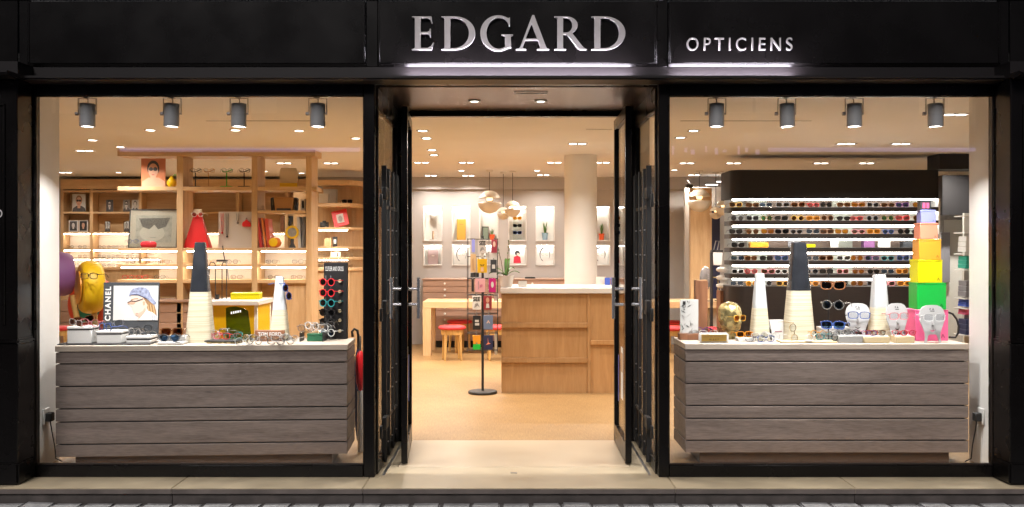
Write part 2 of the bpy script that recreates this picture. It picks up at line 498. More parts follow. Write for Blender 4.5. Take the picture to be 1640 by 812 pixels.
# shallow bulkheads hung below the ceiling
box(XL, XR, 8.80, YB - .001, Z(303, 8.80), CEIL - .001).build('ceiling_beam', m_wall, ce)
box(X(1505, 4.95), 6.5, 4.95, 5.3, 2.42, CEIL - .002).build('ceiling_beam', m_fascia_in, ce)
for xa, xb, d in ((1090, 1300, 1.95), (330, 500, 1.95)):      # linear slots
    box(X(xa, d), X(xb, d), d, d + .02, CEIL - .003, CEIL + .01).build('linear_slot', m_midgrey, ce)
for cx_, d, w in ((960, 2.55, .24), (950, 1.9, .0), (880, 4.8, .0)):
    if w: box(X(cx_, d) - w / 2, X(cx_, d) + w / 2, d, d + .05, CEIL - .004, CEIL + .01).build('air_grille', m_palegrey, ce)

# back wall with real openings for the niches
BW = YB - 0.14
NX = [(679, 707), (725, 752), (769, 797), (815, 842), (859, 887), (948, 976), (992, 1020)]
ROWS = [(331, 385), (393, 424)]
kb = lambda px: X(px, BW)
xs = [XL]; 
for a, b_ in NX: xs += [kb(a), kb(b_)]
xs += [XR]
zs = [0.0, Z(424, BW), Z(393, BW), Z(385, BW), Z(331, BW), CEIL]
g = G()
for i in range(len(xs) - 1):
    for j in range(5):
        if i % 2 == 1 and j in (1, 3): continue
        g.add([(xs[i], BW, zs[j]), (xs[i + 1], BW, zs[j]), (xs[i + 1], BW, zs[j + 1]), (xs[i], BW, zs[j + 1])], [(0, 1, 2, 3)])
g.box(XL, XR, YB, YB + .1, 0, CEIL)
wb = struct(g.build('wall_back', m_wall, clean=False, smooth=False))
struct(box(XL - .2, XL, 0.1, YB, 0, CEIL).build('wall_left', m_wall))
struct(box(XR, XR + .2, 0.1, YB, 0, CEIL).build('wall_right', m_greywall))
struct(box(XL, -3.60, 0.06, 0.16, 0, CEIL).build('wall_front_left', m_white))
struct(box(3.60, XR, 0.06, 0.16, 0, CEIL).build('wall_front_right', m_white))
pw = struct(box(-3.60, -3.25, 0.085, 0.55, 0, CEIL - .001).build('wall_return_left', m_white))
pw2 = struct(box(3.245, 3.60, 0.085, 0.53, 0, CEIL - .001).build('wall_return_right', m_white))

# ================================================================ SHOPFRONT
sf = thing('shopfront', 'glossy black shopfront with panelled fascia, pilasters and two big display windows', 'shopfront')
zt, zb = 3.30, Z(107)
for a, b_ in ((45, 586), (605, 1052), (1070, 1601)):
    xa, xb = X(a), X(b_)
    zl = Z(102)
    p = box(xa, xb, -0.012, 0.05, zl, Z(3)).build('fascia_panel', m_black, sf, bev=.003)
    # bevelled lower edge of the raised panel
    G().run([(-0.0115, zl - .0005), (0.0, zb + .0005), (0.05, zb + .0005), (0.05, zl - .0005)], xa, xb).build('panel_bevel', m_black, p)
    for (u0, u1) in ((xa + .006, xa + .016), (xb - .016, xb - .006)): box(u0, u1, -.0165, -.0125, zl + .006, Z(5)).build('panel_moulding', m_black, p, bev=.0015)
for a, b_ in ((-140, 28), (30, 44.6), (586.4, 604.6), (1052.4, 1069.6), (1601.4, 1616), (1618, 1780)):
    box(X(a), X(b_), 0.004, 0.05, zb, zt).build('fascia_stile', m_black, sf, bev=.003)
box(X(-140), X(1780), -0.002, 0.05, Z(0.5), zt + .9).build('fascia_top', m_black, sf, bev=.003)
ya = -0.13
ka = K(ya)
zz = lambda py: EYE + (VY - py) / ka
zc0 = zz(121)                                         # top of the projecting cornice
for xa, xb in ((-4.6, -3.17), (-3.169, 3.169), (3.17, 4.6)):
    dy = 0 if abs(xa) < 3.17 + 1e-6 and xb <= 3.17 else -.205
    G().run([(0.06, zb - .001), (0.004 + dy, zb - .001), (0.004 + dy, zc0), (ya + dy, zc0), (ya + dy, zz(124.5)), (ya + .012 + dy, zz(125.5)), (ya + .012 + dy, zz(127)), (-.02 + dy, zz(131)), (-.02 + dy, Z(133) + .001), (0.06, Z(133) + .001)], xa, xb).build('cornice', m_satin, sf)
# pilasters
for sx in (-1, 1):
    xi = 3.172 * sx
    xo = 4.6 * sx
    pl = box(xi, xo, -0.20, 0.06, 0.0, Z(133) - .001).build('pilaster', m_black, sf, bev=.006)
    box(xi - sx * .012, xo, -0.217, 0.0, 0.14, 0.90).build('pedestal', m_black, pl, bev=.006)
    box(xi - sx * .022, xo, -0.232, -0.002, 0.002, 0.145).build('plinth', m_black, pl, bev=.012, seg=2)
    box(xi - sx * .02, xo, -0.226, -0.002, 0.895, 0.93).build('pedestal_cap', m_black, pl, bev=.012, seg=2)
    g = G()
    xm = xi + sx * .075
    g.box(xm, xm + sx * .016, -.212, -.199, 1.02, 2.42)
    g.box(xm, xm + sx * .60, -.212, -.199, 2.421, 2.437)
    g.build('panel_moulding', m_black, pl, bev=.004)
# window frames with panes
WZ0, WZ1 = Z(745), Z(153)
for side, xa, xb, fa, fb in (('left', X(55), X(582), -3.1715, X(600)), ('right', X(1072), X(1592), X(1055), 3.1715)):
    g = G()
    g.box(fa, xa, 0, .08, 0.0, Z(133)); g.box(xb, fb, 0, .08, 0.0, Z(133))
    g.box(xa + .0005, xb - .0005, 0, .08, 0.0, WZ0); g.box(xa + .0005, xb - .0005, 0, .08, WZ1, Z(133))
    wf = g.build('window_frame', m_black, sf, bev=.005)
    box(xa - .006, xb + .006, .036, .044, WZ0 - .006, WZ1 + .006).build('pane', m_glass, wf)
    g = G()
    for (u0, u1, w0, w1) in ((xa, xb, WZ0, WZ0 + .008), (xa, xb, WZ1 - .006, WZ1), (xa, xa + .006, WZ0 + .009, WZ1 - .007), (xb - .006, xb, WZ0 + .009, WZ1 - .007)):
        g.box(u0, u1, .018, .034, w0, w1)
    g.build('glazing_bead', mat('bead', (0.03, 0.022, 0.018), 0.3), wf)
# entrance recess
XA, XB = X(600), X(1055)
so = box(XA - .01, XB + .01, 0.081, 1.30, 2.583, CEIL - .001).build('soffit', m_soffit, sf)
box(XA + .06, XB - .06, 0.0, 0.0805, 2.588, Z(133) ).build('soffit_edge', m_black, sf)
g = G()
for (a0, a1, b0, b1) in ((823, 877, .24, .255), (823, 877, .335, .35)):
    g.box(X(a0, .3), X(a1, .3), b0, b1, 2.580, 2.584)
g.box(X(823, .3), X(823, .3) + .012, .2555, .3345, 2.580, 2.584); g.box(X(877, .3) - .012, X(877, .3), .2555, .3345, 2.580, 2.584)
g.build('access_hatch', m_black, so)
box(XA, XB, 1.215, 1.29, Z(187, 1.24), 2.5825).build('door_header', m_black, sf, bev=.004)
for sx in (-1, 1):
    c0 = XA if sx < 0 else XB
    mir = lambda t: c0 - sx * t                      # t metres in towards the middle
    sp = box(mir(-.012), mir(.10), 1.20, 1.285, 0.0, 2.5825).build('door_jamb', m_black, sf, bev=.004)
    g = G()
    g.box(mir(-.025), mir(.012), .0805, 1.1995, 0.001, .085)
    g.box(mir(-.025), mir(.012), .0805, 1.1995, 2.44, 2.5825)
    g.box(mir(-.025), mir(.012), .0805, .115, .0855, 2.4395)
    g.box(mir(-.025), mir(.012), 1.14, 1.1995, .0855, 2.4395)
    sd = g.build('side_light_frame', m_black, sf, bev=.004)
    box(mir(-.011), mir(-.003), .1151, 1.1399, .0855, 2.4395).build('pane', m_glass, sd)
    # interior part of the frame behind the display window
    for zc in (1.86, 1.08, .28):
        g = G().box(mir(.004), mir(.022), .20, .25, zc - .07, zc + .02)
        g.box(mir(.014), mir(.045), .25, .37, zc - .015, zc + .07)
        g.build('hinge_bracket', m_blackmatt, sf, bev=.004)

for i, (px, d) in enumerate(((760, .69), (866, .69))):
    t = thing('soffit_downlight', ('left' if i == 0 else 'right') + ' one of the two downlights in the dark entrance soffit', 'downlight', (X(px, d), d, 2.583), 0, 'entrance soffit downlights')
    G().lathe([(.030, -.001), (.046, -.001), (.048, -.006), (.046, -.009), (.031, -.008), (.030, -.001)], 24).build('bezel', m_steel, t)
    G().lathe([(.0001, -.004), (.029, -.004), (.029, -.002), (.0001, -.002)], 20).build('lens', m_lens, t)
    lamp('lamp', t, (0, 0, -.012), P_ENTRY, NEUT, .06, 150)

# lit bars under the lettering
for i, (a, b_) in enumerate(((650, 1012), (1078, 1272))):
    t = thing('light_bar', ('long lit bar under the big name letters' if i == 0 else 'short lit bar under the small lettering') + ' on the black fascia', 'light', (X((a + b_) / 2), -.004, zb))
    h = (b_ - a) / 2 / PPM
    zq_ = zc0 - zb
    box(-h, h, -.066, -.030, zq_ + .002, zq_ + .0045).build('diffuser', m_sign, t)
    box(-h - .01, h + .01, -.070, -.026, zq_ + .0003, zq_ + .0018).build('housing', m_steel, t)

# fascia lettering
def serif_left(z0, z1): return None
stem = [(0, 1), (0, .965), (.07, .95), (.09, .925), (.09, .075), (.07, .05), (0, .035)]
LET = {
 'E': [[(0, 0), (.60, 0), (.68, .23), (.64, .23), (.57, .12), (.48, .07), (.28, .07), (.28, .465), (.46, .465), (.52, .44), (.54, .37), (.58, .37), (.58, .635), (.54, .635), (.52, .565), (.46, .54), (.28, .54), (.28, .93), (.48, .93), (.55, .90), (.58, .79), (.62, .79), (.60, 1)] + stem],
 'D': [[(0, 0)] + arc(.40, .5, .61, .5, -90, 90, 28) + stem, [(.28, .065)] + arc(.38, .5, .43, .435, -90, 90, 24) + [(.28, .935)]],
 'G': [[(.89, .98), (.86, .96)] + arc(.54, .5, .54, .53, 58, 302, 34) + [(.92, .06), (.92, .40), (.98, .435), (.98, .47), (.62, .47), (.62, .435), (.73, .40), (.73, .11)] + arc(.56, .5, .36, .455, 300, 62, 30) + [(.80, .83), (.85, .70), (.89, .70)]],
 'A': [[(0, 0), (.32, 0), (.32, .035), (.24, .055), (.22, .085), (.285, .275), (.66, .275), (.725, .085), (.71, .055), (.63, .035), (.63, 0), (1.02, 0), (1.02, .035), (.95, .06), (.92, .10), (.56, 1.04), (.49, 1.04), (.13, .10), (.095, .055), (0, .035)], [(.31, .345), (.635, .345), (.475, .76)]],
 'R': [[(0, 0), (.37, 0), (.37, .035), (.30, .05), (.28, .075), (.28, .455), (.38, .455), (.66, .10), (.74, .02), (.80, 0), (1.0, 0), (1.0, .035), (.93, .06), (.86, .12), (.56, .495)] + arc(.36, .735, .36, .265, -52, 90, 16) + stem, [(.28, .52)] + arc(.36, .73, .18, .21, -90, 90, 16) + [(.28, .94)]],
}
sg = thing('shop_name', 'large grey raised serif letters reading EDGARD on the black fascia', 'sign', (0, -.0, Z(82)))
cap = 54.0 / PPM
for ch, px, pw_ in (('E', 660, 36.5), ('D', 707, 55), ('G', 769, 53), ('A', 826, 54), ('R', 887, 53), ('D', 946, 55)):
    mx = max(q[0] for q in LET[ch][0])
    polys = [[(q[0] / mx * pw_ / 54.0, q[1]) for q in p] for p in LET[ch]]
    outline('letter', polys, m_letter, .013, .0012, sg, (X(px), -.027, 0), sc=cap, off=-.0031)
sg2 = thing('small_lettering', 'small grey raised capitals reading OPTICIENS on the right fascia panel', 'sign', (X(1099), -.021, Z(82)))
text(sg2, 'OPTICIENS', m_letter, 20 / PPM, (0, 0, 0), ext=.008, width=168 / PPM, bold=-.012, bev=.001, xs=.86)
# number on the left pilaster, only its edge is in view
nb = thing('pilaster_mark', 'white round mark cut off at the left edge of the photo', 'mark', (X(0, -.2), -.2, Z(342, -.2)))
G().lathe([(.022, 0), (.029, 0), (.029, .004), (.022, .004), (.022, 0)], 28).xf(Matrix.Rotation(R(90), 4, 'X')).build('ring', m_gloss_white, nb, loc=(-.012, 0, 0))

# doors: two glazed leaves swung outwards
def door(hx, hy, fx, fy, label, text_side):
    rz = math.atan2(fy - hy, fx - hx)
    ln = math.hypot(fx - hx, fy - hy)
    t = thing('door', label, 'door', (hx, hy, 0), rz, 'open entrance doors')
    g = G()
    H0, H1 = .012, 2.50
    g.box(0, .055, -.022, .022, H0, H1); g.box(ln - .055, ln, -.022, .022, H0, H1)
    g.box(.0555, ln - .0555, -.022, .022, H0, .15); g.box(.0555, ln - .0555, -.022, .022, H1 - .08, H1)
    g.build('door_frame', m_black, t, bev=.003)
    box(.055, ln - .055, -.004, .004, .15, H1 - .08).build('pane', m_glass, t)
    for s in (-1, 1):
        h = G().cyl((ln - .10, s * .095, 1.012), (ln - .10, s * .095, 1.302), .0125, n=14)
        for z in (1.112, 1.222): h.cyl((ln - .10, s * .0225, z), (ln - .10, s * .085, z), .011, n=12)
        h.build('pull_handle', m_chrome, t)
    for z in (.25, 1.25, 2.25): G().cyl((-.012, 0, z - .05), (-.012, 0, z + .05), .011, n=10).build('hinge', m_blackmatt, t)
    # notices stuck inside the lower glass
    s = text_side
    st = box(ln * .45, ln * .62, s * .0045, s * .0055, .40, .78).build('notice', m_paper, t)
    box(ln * .48, ln * .60, s * .0057, s * .0062, .60, .74).build('print', m_tan, st)
    box(ln * .22, ln * .27, s * .0045, s * .0055, .35, .70).build('notice', m_blue, t)
    return t
door(-.815, 1.185, -.762, .36, 'left glazed black entrance door swung outwards with chrome pull handles', 1)
door(.800, 1.185, .797, .36, 'right glazed black entrance door swung outwards with notices on its glass', -1)

rivet_me = G().cyl((0, -.0055, 0), (0, 0, 0), .006, n=8).mesh('rivet', m_steel)
# folded security grilles along both sides of the recess
for sx, lab in ((-1, 'left'), (1, 'right')):
    gx = -.903 if sx < 0 else .940
    t = thing('folding_grille', 'black folding security grille stacked along the ' + lab + ' side of the entrance', 'grille', (gx, .37, 0), 0, 'folded security grilles')
    for k, dd in enumerate((0, .24, .48, .73, .80)):
        w = .018 if k == 0 else .011
        ps = box(-w, w, dd - .014, dd + .014, .02, 2.085 - .004 * k).build('post', m_blackmatt, t, bev=.002)
        if k:
            for zc in (.12, .30, .48, .62, 1.28, 1.46, 1.64): ob('rivet', rivet_me, ps, (0, dd - .0145, zc))
    for zc in (.30, 1.05, 1.80):
        for k, dd in enumerate((.018, .258, .498)):
            box(-.004, .004, dd, dd + .205, zc - .012, zc + .012).build('link_bar', m_blackmatt, t)

# ================================================================ LIGHT FITTINGS
singles = [(241, 208), (148, 224), (193, 235), (377, 208), (479, 209), (570, 221), (190, 276), (483, 277), (739, 273), (860, 273), (1080, 272), (424, 274)]
twins = [(136, 241), (105, 276), (455, 261), (530, 261), (675, 260), (747, 260), (690, 281), (750, 281), (925, 230),
         (888, 260), (870, 280), (965, 260), (1100, 261), (1175, 261), (1315, 261), (1355, 230), (1443, 230), (1388, 261), (1530, 183), (1112, 280)]
squares = [(677, 209), (683, 221), (692, 240), (695, 248), (1111, 209), (1090, 220)]
def ceil_d(py): return DIST * (PPM * (CEIL - EYE) / (VY - py) - 1)
bez = G().lathe([(.040, .004), (.040, -.006), (.054, -.006), (.056, -.002), (.056, .004)], 20).mesh('bezel', m_gloss_white)
lns = G().lathe([(.0001, -.004), (.039, -.004), (.039, -.001), (.0001, -.001)], 18).mesh('lens', m_lens)
def housing(w, parts):
    g = G()
    g.box(-w, w, -.055, -.044, -.006, .0).box(-w, w, .044, .055, -.006, .0).box(-w, -w + .010, -.0435, .0435, -.006, 0).box(w - .010, w, -.0435, .0435, -.006, 0)
    if parts == 2: g.box(-.007, .007, -.0435, .0435, -.006, 0)
    return g.mesh('housing', m_steel)
def lens_at(cx_): return G().lathe([(.0001, -.0055), (.036, -.0055), (.036, -.002), (.0001, -.002)], 18, (cx_, 0, 0)).mesh('lens', m_lens)
tf, sqf = housing(.102, 2), housing(.055, 1)
tw, sqw = [lens_at(-.049), lens_at(.049)], [lens_at(0)]
tb = [box(a, b_, -.0434, .0434, -.0018, -.0003).mesh('backing', m_midpanel) for a, b_ in ((-.0918, -.0072), (.0072, .0918))]
sqb = [box(-.0448, .0448, -.0434, .0434, -.0018, -.0003).mesh('backing', m_midpanel)]
def far(py): return 0.40 if py >= 272 else 1.0             # the row along the far wall is dimmed
for i, (px, py) in enumerate(sorted(singles)):
    d = ceil_d(py)
    t = thing('ceiling_downlight', 'small round white downlight in the ceiling, ' + ORD[i] + ' from the left of its kind', 'downlight', (X(px, d), d, CEIL), 0, 'round ceiling downlights')
    ob('bezel', bez, t); ob('lens', lns, t)
    lamp('lamp', t, (0, 0, -.012), P_SINGLE * far(py), WARM, .07, 140)
def fitting(i, px, d, lab, hs, ls, bs_, pw_, col, size, group, name):
    t = thing(name, lab, 'downlight', (X(px, d), d, CEIL), 0, group)
    ob('housing', hs, t)
    for q in ls: ob('lens', q, t)
    for q in bs_: ob('backing', q, t)
    lamp('lamp', t, (0, 0, -.012), pw_, col, size, 140, kind='RECTANGLE', sy=.07)
for i, (px, py) in enumerate(sorted(twins)):
    fitting(i, px, ceil_d(py), 'twin recessed downlight in the ceiling, ' + ORD[i] + ' from the left of its kind', tf, tw, tb, P_TWIN * far(py), WARM if px < 1180 else NEUT, .16, 'twin ceiling downlights', 'twin_downlight')
for i, (px, py) in enumerate(sorted(squares)):
    fitting(i, px, ceil_d(py), 'single square recessed downlight in the ceiling, ' + ORD[i] + ' from the left of its kind', sqf, sqw, sqb, P_TWIN * .6, WARM, .07, 'square ceiling downlights', 'square_downlight')
fitting(0, 1532, 5.5, 'unseen twin downlight added to light the pale grey door, behind the dark beam', tf, tw, tb, P_TWIN * 1.8, NEUT, .16, 'twin ceiling downlights', 'twin_downlight')  # fitting added out of view to brighten the grey door
# two long ceiling strips beyond the pendants on the right
for i, (px, py) in enumerate(((1140, 296), (1157, 291))):
    t = thing('strip_light', ('lower' if i == 0 else 'upper') + ' white linear strip light near the pendants seen through the right window', 'strip light', (X(px, 8.4), 8.4, Z(py, 8.4)), 0, 'linear strip lights')
    box(-.085, .085, -.03, .03, -.006, .006).build('diffuser', em('led_line', (1, .95, .88), 4.0), t)
    for xx in (-.06, .06): G().cyl((xx, 0, .006), (xx, 0, CEIL - Z(py, 8.4) - .001), .003, n=6).build('hanging_wire', m_steel, t)

# window spotlights on their brackets
spots = [140, 276, 383, 509, 1148, 1260, 1368, 1497]
for i, px in enumerate(spots):
    d = .135
    wl = 'left' if i < 4 else 'right'
    t = thing('spotlight', 'grey cylindrical spotlight over the ' + wl + ' window, ' + ORD[i % 4] + ' from the left there', 'spotlight', (X(px, d), d, CEIL), 0, 'grey window spotlights')
    zc = Z(166, d) - CEIL; zb_ = Z(203, d) - CEIL; r_ = .050
    lean = random.uniform(-.03, .03)
    G().lathe([(.0001, zc), (r_ - .004, zc), (r_, zc - .004), (r_, zb_ + .003), (r_ - .003, zb_), (r_ - .009, zb_), (r_ - .009, zb_ + .012), (.0001, zb_ + .012)], 28).build('body', m_gunmetal, t, rot=(0, lean, 0))
    G().lathe([(.0001, zb_ + .008), (r_ - .0095, zb_ + .008), (r_ - .0095, zb_ + .006), (.0001, zb_ + .006)], 22).build('lens', m_lens, t)
    g = G()
    ys = .0
    hw = r_ + .008
    zt_ = Z(157.5, d) - CEIL
    g.box(-hw - .003, -hw, ys - .010, ys + .010, zc - .075, zt_); g.box(hw, hw + .003, ys - .010, ys + .010, zc - .075, zt_)
    g.box(-hw, hw, ys - .010, ys + .010, zt_ - .003, zt_)
    g.build('yoke', m_steel, t)
    G().cyl((-.003, 0, zt_), (-.003, 0, -.001), .016, n=12).box(-.045, .045, -.02, .02, -.016, -.0015).build('mount', m_steel, t)
    sgn = -1
    G().cyl((sgn * (hw + .003), 0, zc - .068), (sgn * (hw + .022), 0, zc - .068), .013, n=12).cyl((-sgn * r_, 0, zc - .068), (-sgn * hw, 0, zc - .068), .006, n=8).build('knob', m_steel, t)
    G().tube([(-.01, .0, -.02), (-.03, .005, zt_ * .6 + zc * .2), (.0, .01, zc + .03), (.0, .01, zc)], .004).build('cable', m_midgrey, t)
    lamp('lamp', t, (0, 0, zb_ - .004), P_SPOT, COOL, .08, 100, rot=(R(9), 0, 0))

# pendant lamps: a sphere cut in two, hung on a cord
def pendant(px, py, dia_px, d, label, group):
    r_ = dia_px / 2 / K(d); cx_, cz = X(px, d), Z(py, d)
    t = thing('pendant_lamp', label, 'pendant lamp', (cx_, d, cz), 0, group)
    up = [(r_ * math.sin(R(a)), r_ * math.cos(R(a))) for a in range(4, 71, 6)] + [(r_ * .90 * math.sin(R(a)), r_ * .97 * math.cos(R(a))) for a in range(70, 3, -6)]
    G().lathe(up, 28).build('upper_shade', m_opal, t)
    lo = [(.0001, -r_)] + [(r_ * math.sin(R(a)), r_ * math.cos(R(a))) for a in range(174, 91, -6)] + [(r_ * .94, -.02 * r_), (r_ * .90, -.1 * r_), (.0001, -.16 * r_)]
    G().lathe(lo, 28).build('bowl', m_opal, t)
    G().lathe([(.0001, -.15 * r_), (r_ * .16, -.13 * r_), (r_ * .16, .9 * r_), (.0001, .9 * r_)], 14).build('stem', m_copper, t)
    G().lathe([(r_ * .17, .05 * r_)] + [(r_ * .27 * math.sin(R(a)) + .0, r_ * (.28 - .24 * math.cos(R(a)))) for a in range(30, 151, 20)] + [(r_ * .17, .5 * r_)], 16).build('bulb', m_bulb, t)
    G().cyl((0, 0, r_ * .98), (0, 0, CEIL - cz), .004, n=6).build('cord', m_blackmatt, t)
    G().lathe([(.0001, CEIL - cz - .001), (.05, CEIL - cz - .001), (.05, CEIL - cz - .02), (.0001, CEIL - cz - .025)], 18).build('ceiling_rose', m_white, t)
for (px, py, dp, d, lab) in ((784, 323.5, 37, 7.45, 'largest split globe pendant lamp seen through the open doorway'), (806, 342, 20, 7.8, 'smallest split globe pendant lamp seen through the open doorway'),
                             (821, 334.5, 26, 7.6, 'middle sized split globe pendant lamp above the orchid in the doorway')):
    pendant(px, py, dp, d, lab, 'pendants over the long table')
for (px, py, dp, d, lab) in ((1120, 321, 37, 7.45, 'largest split globe pendant lamp before the wood panel, right window'), (1146.5, 341, 20, 7.8, 'smallest split globe pendant lamp seen through the right window'),
                             (1158, 333, 24, 7.6, 'middle split globe pendant lamp nearest the black display, right window')):
    pendant(px, py, dp, d, lab, 'pendants seen through the right window')

# ================================================================ LARGE FURNITURE
# window podiums clad in grey boards
PT = .845
def podium(x, y, rz, label, ends):
    t = thing('display_podium', label, 'podium', (x, y, 0), rz, 'board clad window podiums')
    Wd, Dp = 1.965, .50
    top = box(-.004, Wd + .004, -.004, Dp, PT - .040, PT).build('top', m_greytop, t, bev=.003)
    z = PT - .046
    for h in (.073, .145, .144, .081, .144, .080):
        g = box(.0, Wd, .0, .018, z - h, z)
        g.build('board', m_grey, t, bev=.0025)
        box(-.0015, .0165, .019, Dp - .002, z - h, z).build('end_board', m_grey, t, bev=.0025)
        box(Wd - .0165, Wd + .0015, .019, Dp - .002, z - h, z).build('end_board', m_grey, t, bev=.0025)
        z -= h + .0085
    box(.022, Wd - .022, .022, Dp - .006, .0905, PT - .041).build('carcass', m_blackmatt, t)
    box(.11, Wd - .11, .06, Dp - .05, 0.0, .09).build('plinth', m_plinth, t)
    return t
podium(X(89, .20), .20, math.atan2(.11, 1.965), 'grey board podium in the left window carrying the white boxes and photo panel', 0)
podium(X(1098, .35), .35, 0, 'grey board podium in the right window carrying the coloured boxes', 0)

# sockets on the white returns
for sx, xw, yw, lab in ((-1, -3.25, .34, 'white wall socket with a black plug beside the left podium'), (1, 3.245, .34, 'white wall socket with a black plug beside the right podium')):
    t = thing('wall_socket', lab, 'socket', (xw, yw, .34), 0)
    box(0, -sx * .010, -.045, .045, -.05, .06).build('plate', m_gloss_white, t, bev=.003)
    box(-sx * .0105, -sx * .055, -.028, .028, -.03, .03).build('plug', m_blackmatt, t, bev=.006)
    G().tube([(-sx * .035, 0, -.03), (-sx * .04, .01, -.10), (-sx * .055, .02, -.2), (-sx * .05, .05, -.30), (-sx * .06, .12, -.335)], .004).build('cable', m_blackmatt, t)

# --- open oak bookcase behind the left window
BD = 4.5
def bz(py): return Z(py, BD)
def bx_(px): return X(px, BD)
bc = thing('bookcase', 'tall open oak bookcase with lit lower shelves behind the left window', 'bookcase', (0, BD, 0))
for a, b_ in ((283, 293), (403, 412), (490, 499)):
    box(bx_(a), bx_(b_), 0, .35, 0.0, bz(250.2)).build('upright', m_oakv, bc, bev=.002)
box(bx_(188), bx_(505), -.003, .36, bz(250), CEIL - .002).build('top_beam', m_oak, bc, bev=.002)
SH = [(299, 305), (397, 401.5), (423, 427.5), (448, 453.5)]
segs = [(188, 282.7), (293.3, 402.7), (412.3, 489.7)]
for (ya_, yb_) in SH:
    for k, (a, b_) in enumerate(segs):
        s_ = box(bx_(a), bx_(b_), .002, .348, bz(yb_), bz(ya_)).build('shelf', m_oak, bc, bev=.002)
        if ya_ in (397, 423):
            box(bx_(a) + .04, bx_(b_) - .01, .012, .040, bz(yb_) - .012, bz(yb_) - .0005).build('light_strip', m_led, s_)
box(bx_(412.3), bx_(489.7), .002, .34, bz(341.5), bz(337)).build('shelf', m_oak, bc, bev=.002)
box(bx_(499.3), bx_(507), .002, .30, bz(305), bz(299)).build('shelf', m_oak, bc, bev=.002)
for (u, v) in ((401.7, 422.8), (427.7, 447.8)):
    for (a, b_) in ((238, 282.6), (293.4, 402.6), (412.4, 489.6)):
        box(bx_(a), bx_(b_), .335, .347, bz(v), bz(u)).build('back_panel', m_cream, bc)
box(bx_(190), bx_(498), .20, .22, bz(478), bz(453.7)).build('lower_panel', m_oak, bc)
box(bx_(180), bx_(340), -.03, .40, bz(484), bz(480)).build('counter', m_taupe, bc, bev=.002)
for k, (a, b_) in enumerate(((180, 235), (236, 291), (292, 340))):
    for j in range(5):
        u = 484.6 + j * 16.6
        box(bx_(a) + .004, bx_(b_) - .004, .0, .38, bz(u + 16), bz(u)).build('drawer', m_taupe, bc, bev=.003)
box(bx_(455), bx_(498), .05, .10, 0, bz(453.7)).build('end_panel', m_oakv, bc)

# --- shelving along the back wall, left part
SD = 8.62
def sz(py): return Z(py, SD)
def sx_(px): return X(px, SD)
bs = thing('wall_shelving', 'oak wall shelving with lit rows on the far wall behind the bookcase', 'shelving', (0, SD, 0))
ups = [97, 144, 222, 300, 378, 456]
for u in ups: box(sx_(u), sx_(u + 4.5), 0, .235, 0.0, sz(303.2)).build('upright', m_oakv, bs)
box(sx_(97), sx_(500), -.004, .236, sz(303), sz(287)).build('cornice', m_oak, bs)
box(sx_(460.7), sx_(500), .20, .23, 0, sz(303.2)).build('back_panel', m_oakv, bs)
rows = [(304.5, 308), (339, 342), (371, 374), (398, 400.5), (413, 415.5), (428, 432)]
for k in range(len(ups) - 1):
    a, b_ = sx_(ups[k] + 4.7), sx_(ups[k + 1] - .2)
    for j, (u, v) in enumerate(rows):
        s_ = box(a, b_, .001, .234, sz(v), sz(u)).build('shelf', m_oak, bs)
        if j in (2, 3, 4): box(a + .01, b_ - .01, .008, .024, sz(v) - .011, sz(v) - .0005).build('light_strip', m_led, s_)
    for j in range(5):
        mm_ = m_cream if j >= 2 else m_oak
        box(a, b_, .222, .233, sz(rows[j + 1][0]) + .001, sz(rows[j][1]) - .001).build('back_panel', mm_, bs)
    box(a, b_, .02, .04, sz(480), sz(432.2)).build('lower_panel', m_oakv, bs)
    for j in range(4):
        u = 481 + j * 17.5
        box(a, b_, -.08, .22, sz(u + 17), sz(u)).build('drawer', m_taupe, bs, bev=.003)

# --- shelving with a cut corner to the right of the bookcase
CD = 7.3
def cz_(py): return Z(py, CD)
def cx__(px): return X(px, CD)
cs = thing('corner_shelving', 'oak shelving with a cut corner and lit shelves beside the left window frame', 'shelving', (0, CD, 0))
plan = [(cx__(506), .0), (cx__(560), .0), (cx__(579), .45), (cx__(579), .52), (cx__(506), .52)]
def inset(t_): return [(cx__(506), t_), (cx__(560) - t_ * .3, t_), (cx__(579) - t_, .45), (cx__(579) - t_, .515), (cx__(506), .515)]
for j, (u, v) in enumerate(((288, 296), (325, 331), (364, 368), (395, 399), (412, 416), (429, 434))):
    s_ = G().slab(plan, cz_(v), cz_(u)).build('shelf', m_oak, cs, bev=.003)
    if j in (2, 3, 4):
        G().box(cx__(510), cx__(556), .02, .04, cz_(v) - .012, cz_(v) - .0005).build('light_strip', m_led, s_)
    if j < 5:
        nu = (288, 325, 364, 395, 412, 429)[j + 1]
        G().slab([(cx__(506), .50), (cx__(578), .50), (cx__(578), .514), (cx__(506), .514)], cz_(nu) + .001, cz_(v) - .001).build('back_panel', m_oakv if j != 2 else m_oakv, cs)
        G().slab([(cx__(577.6), .44), (cx__(579), .44), (cx__(579), .499), (cx__(577.6), .499)], cz_(nu) + .001, cz_(v) - .001).build('end_panel', m_oakv, cs)
G().slab(inset(.03), 0, cz_(434.2)).build('base', m_oakv, cs)
ow = thing('oak_wall_panel', 'plain oak wall panelling at the edge of the left window frame', 'wall panel', (0, 7.95, 0))
box(X(470, 7.95), X(640, 7.95), 0, .03, 0, Z(303, 7.95)).build('panel', m_oakv, ow)

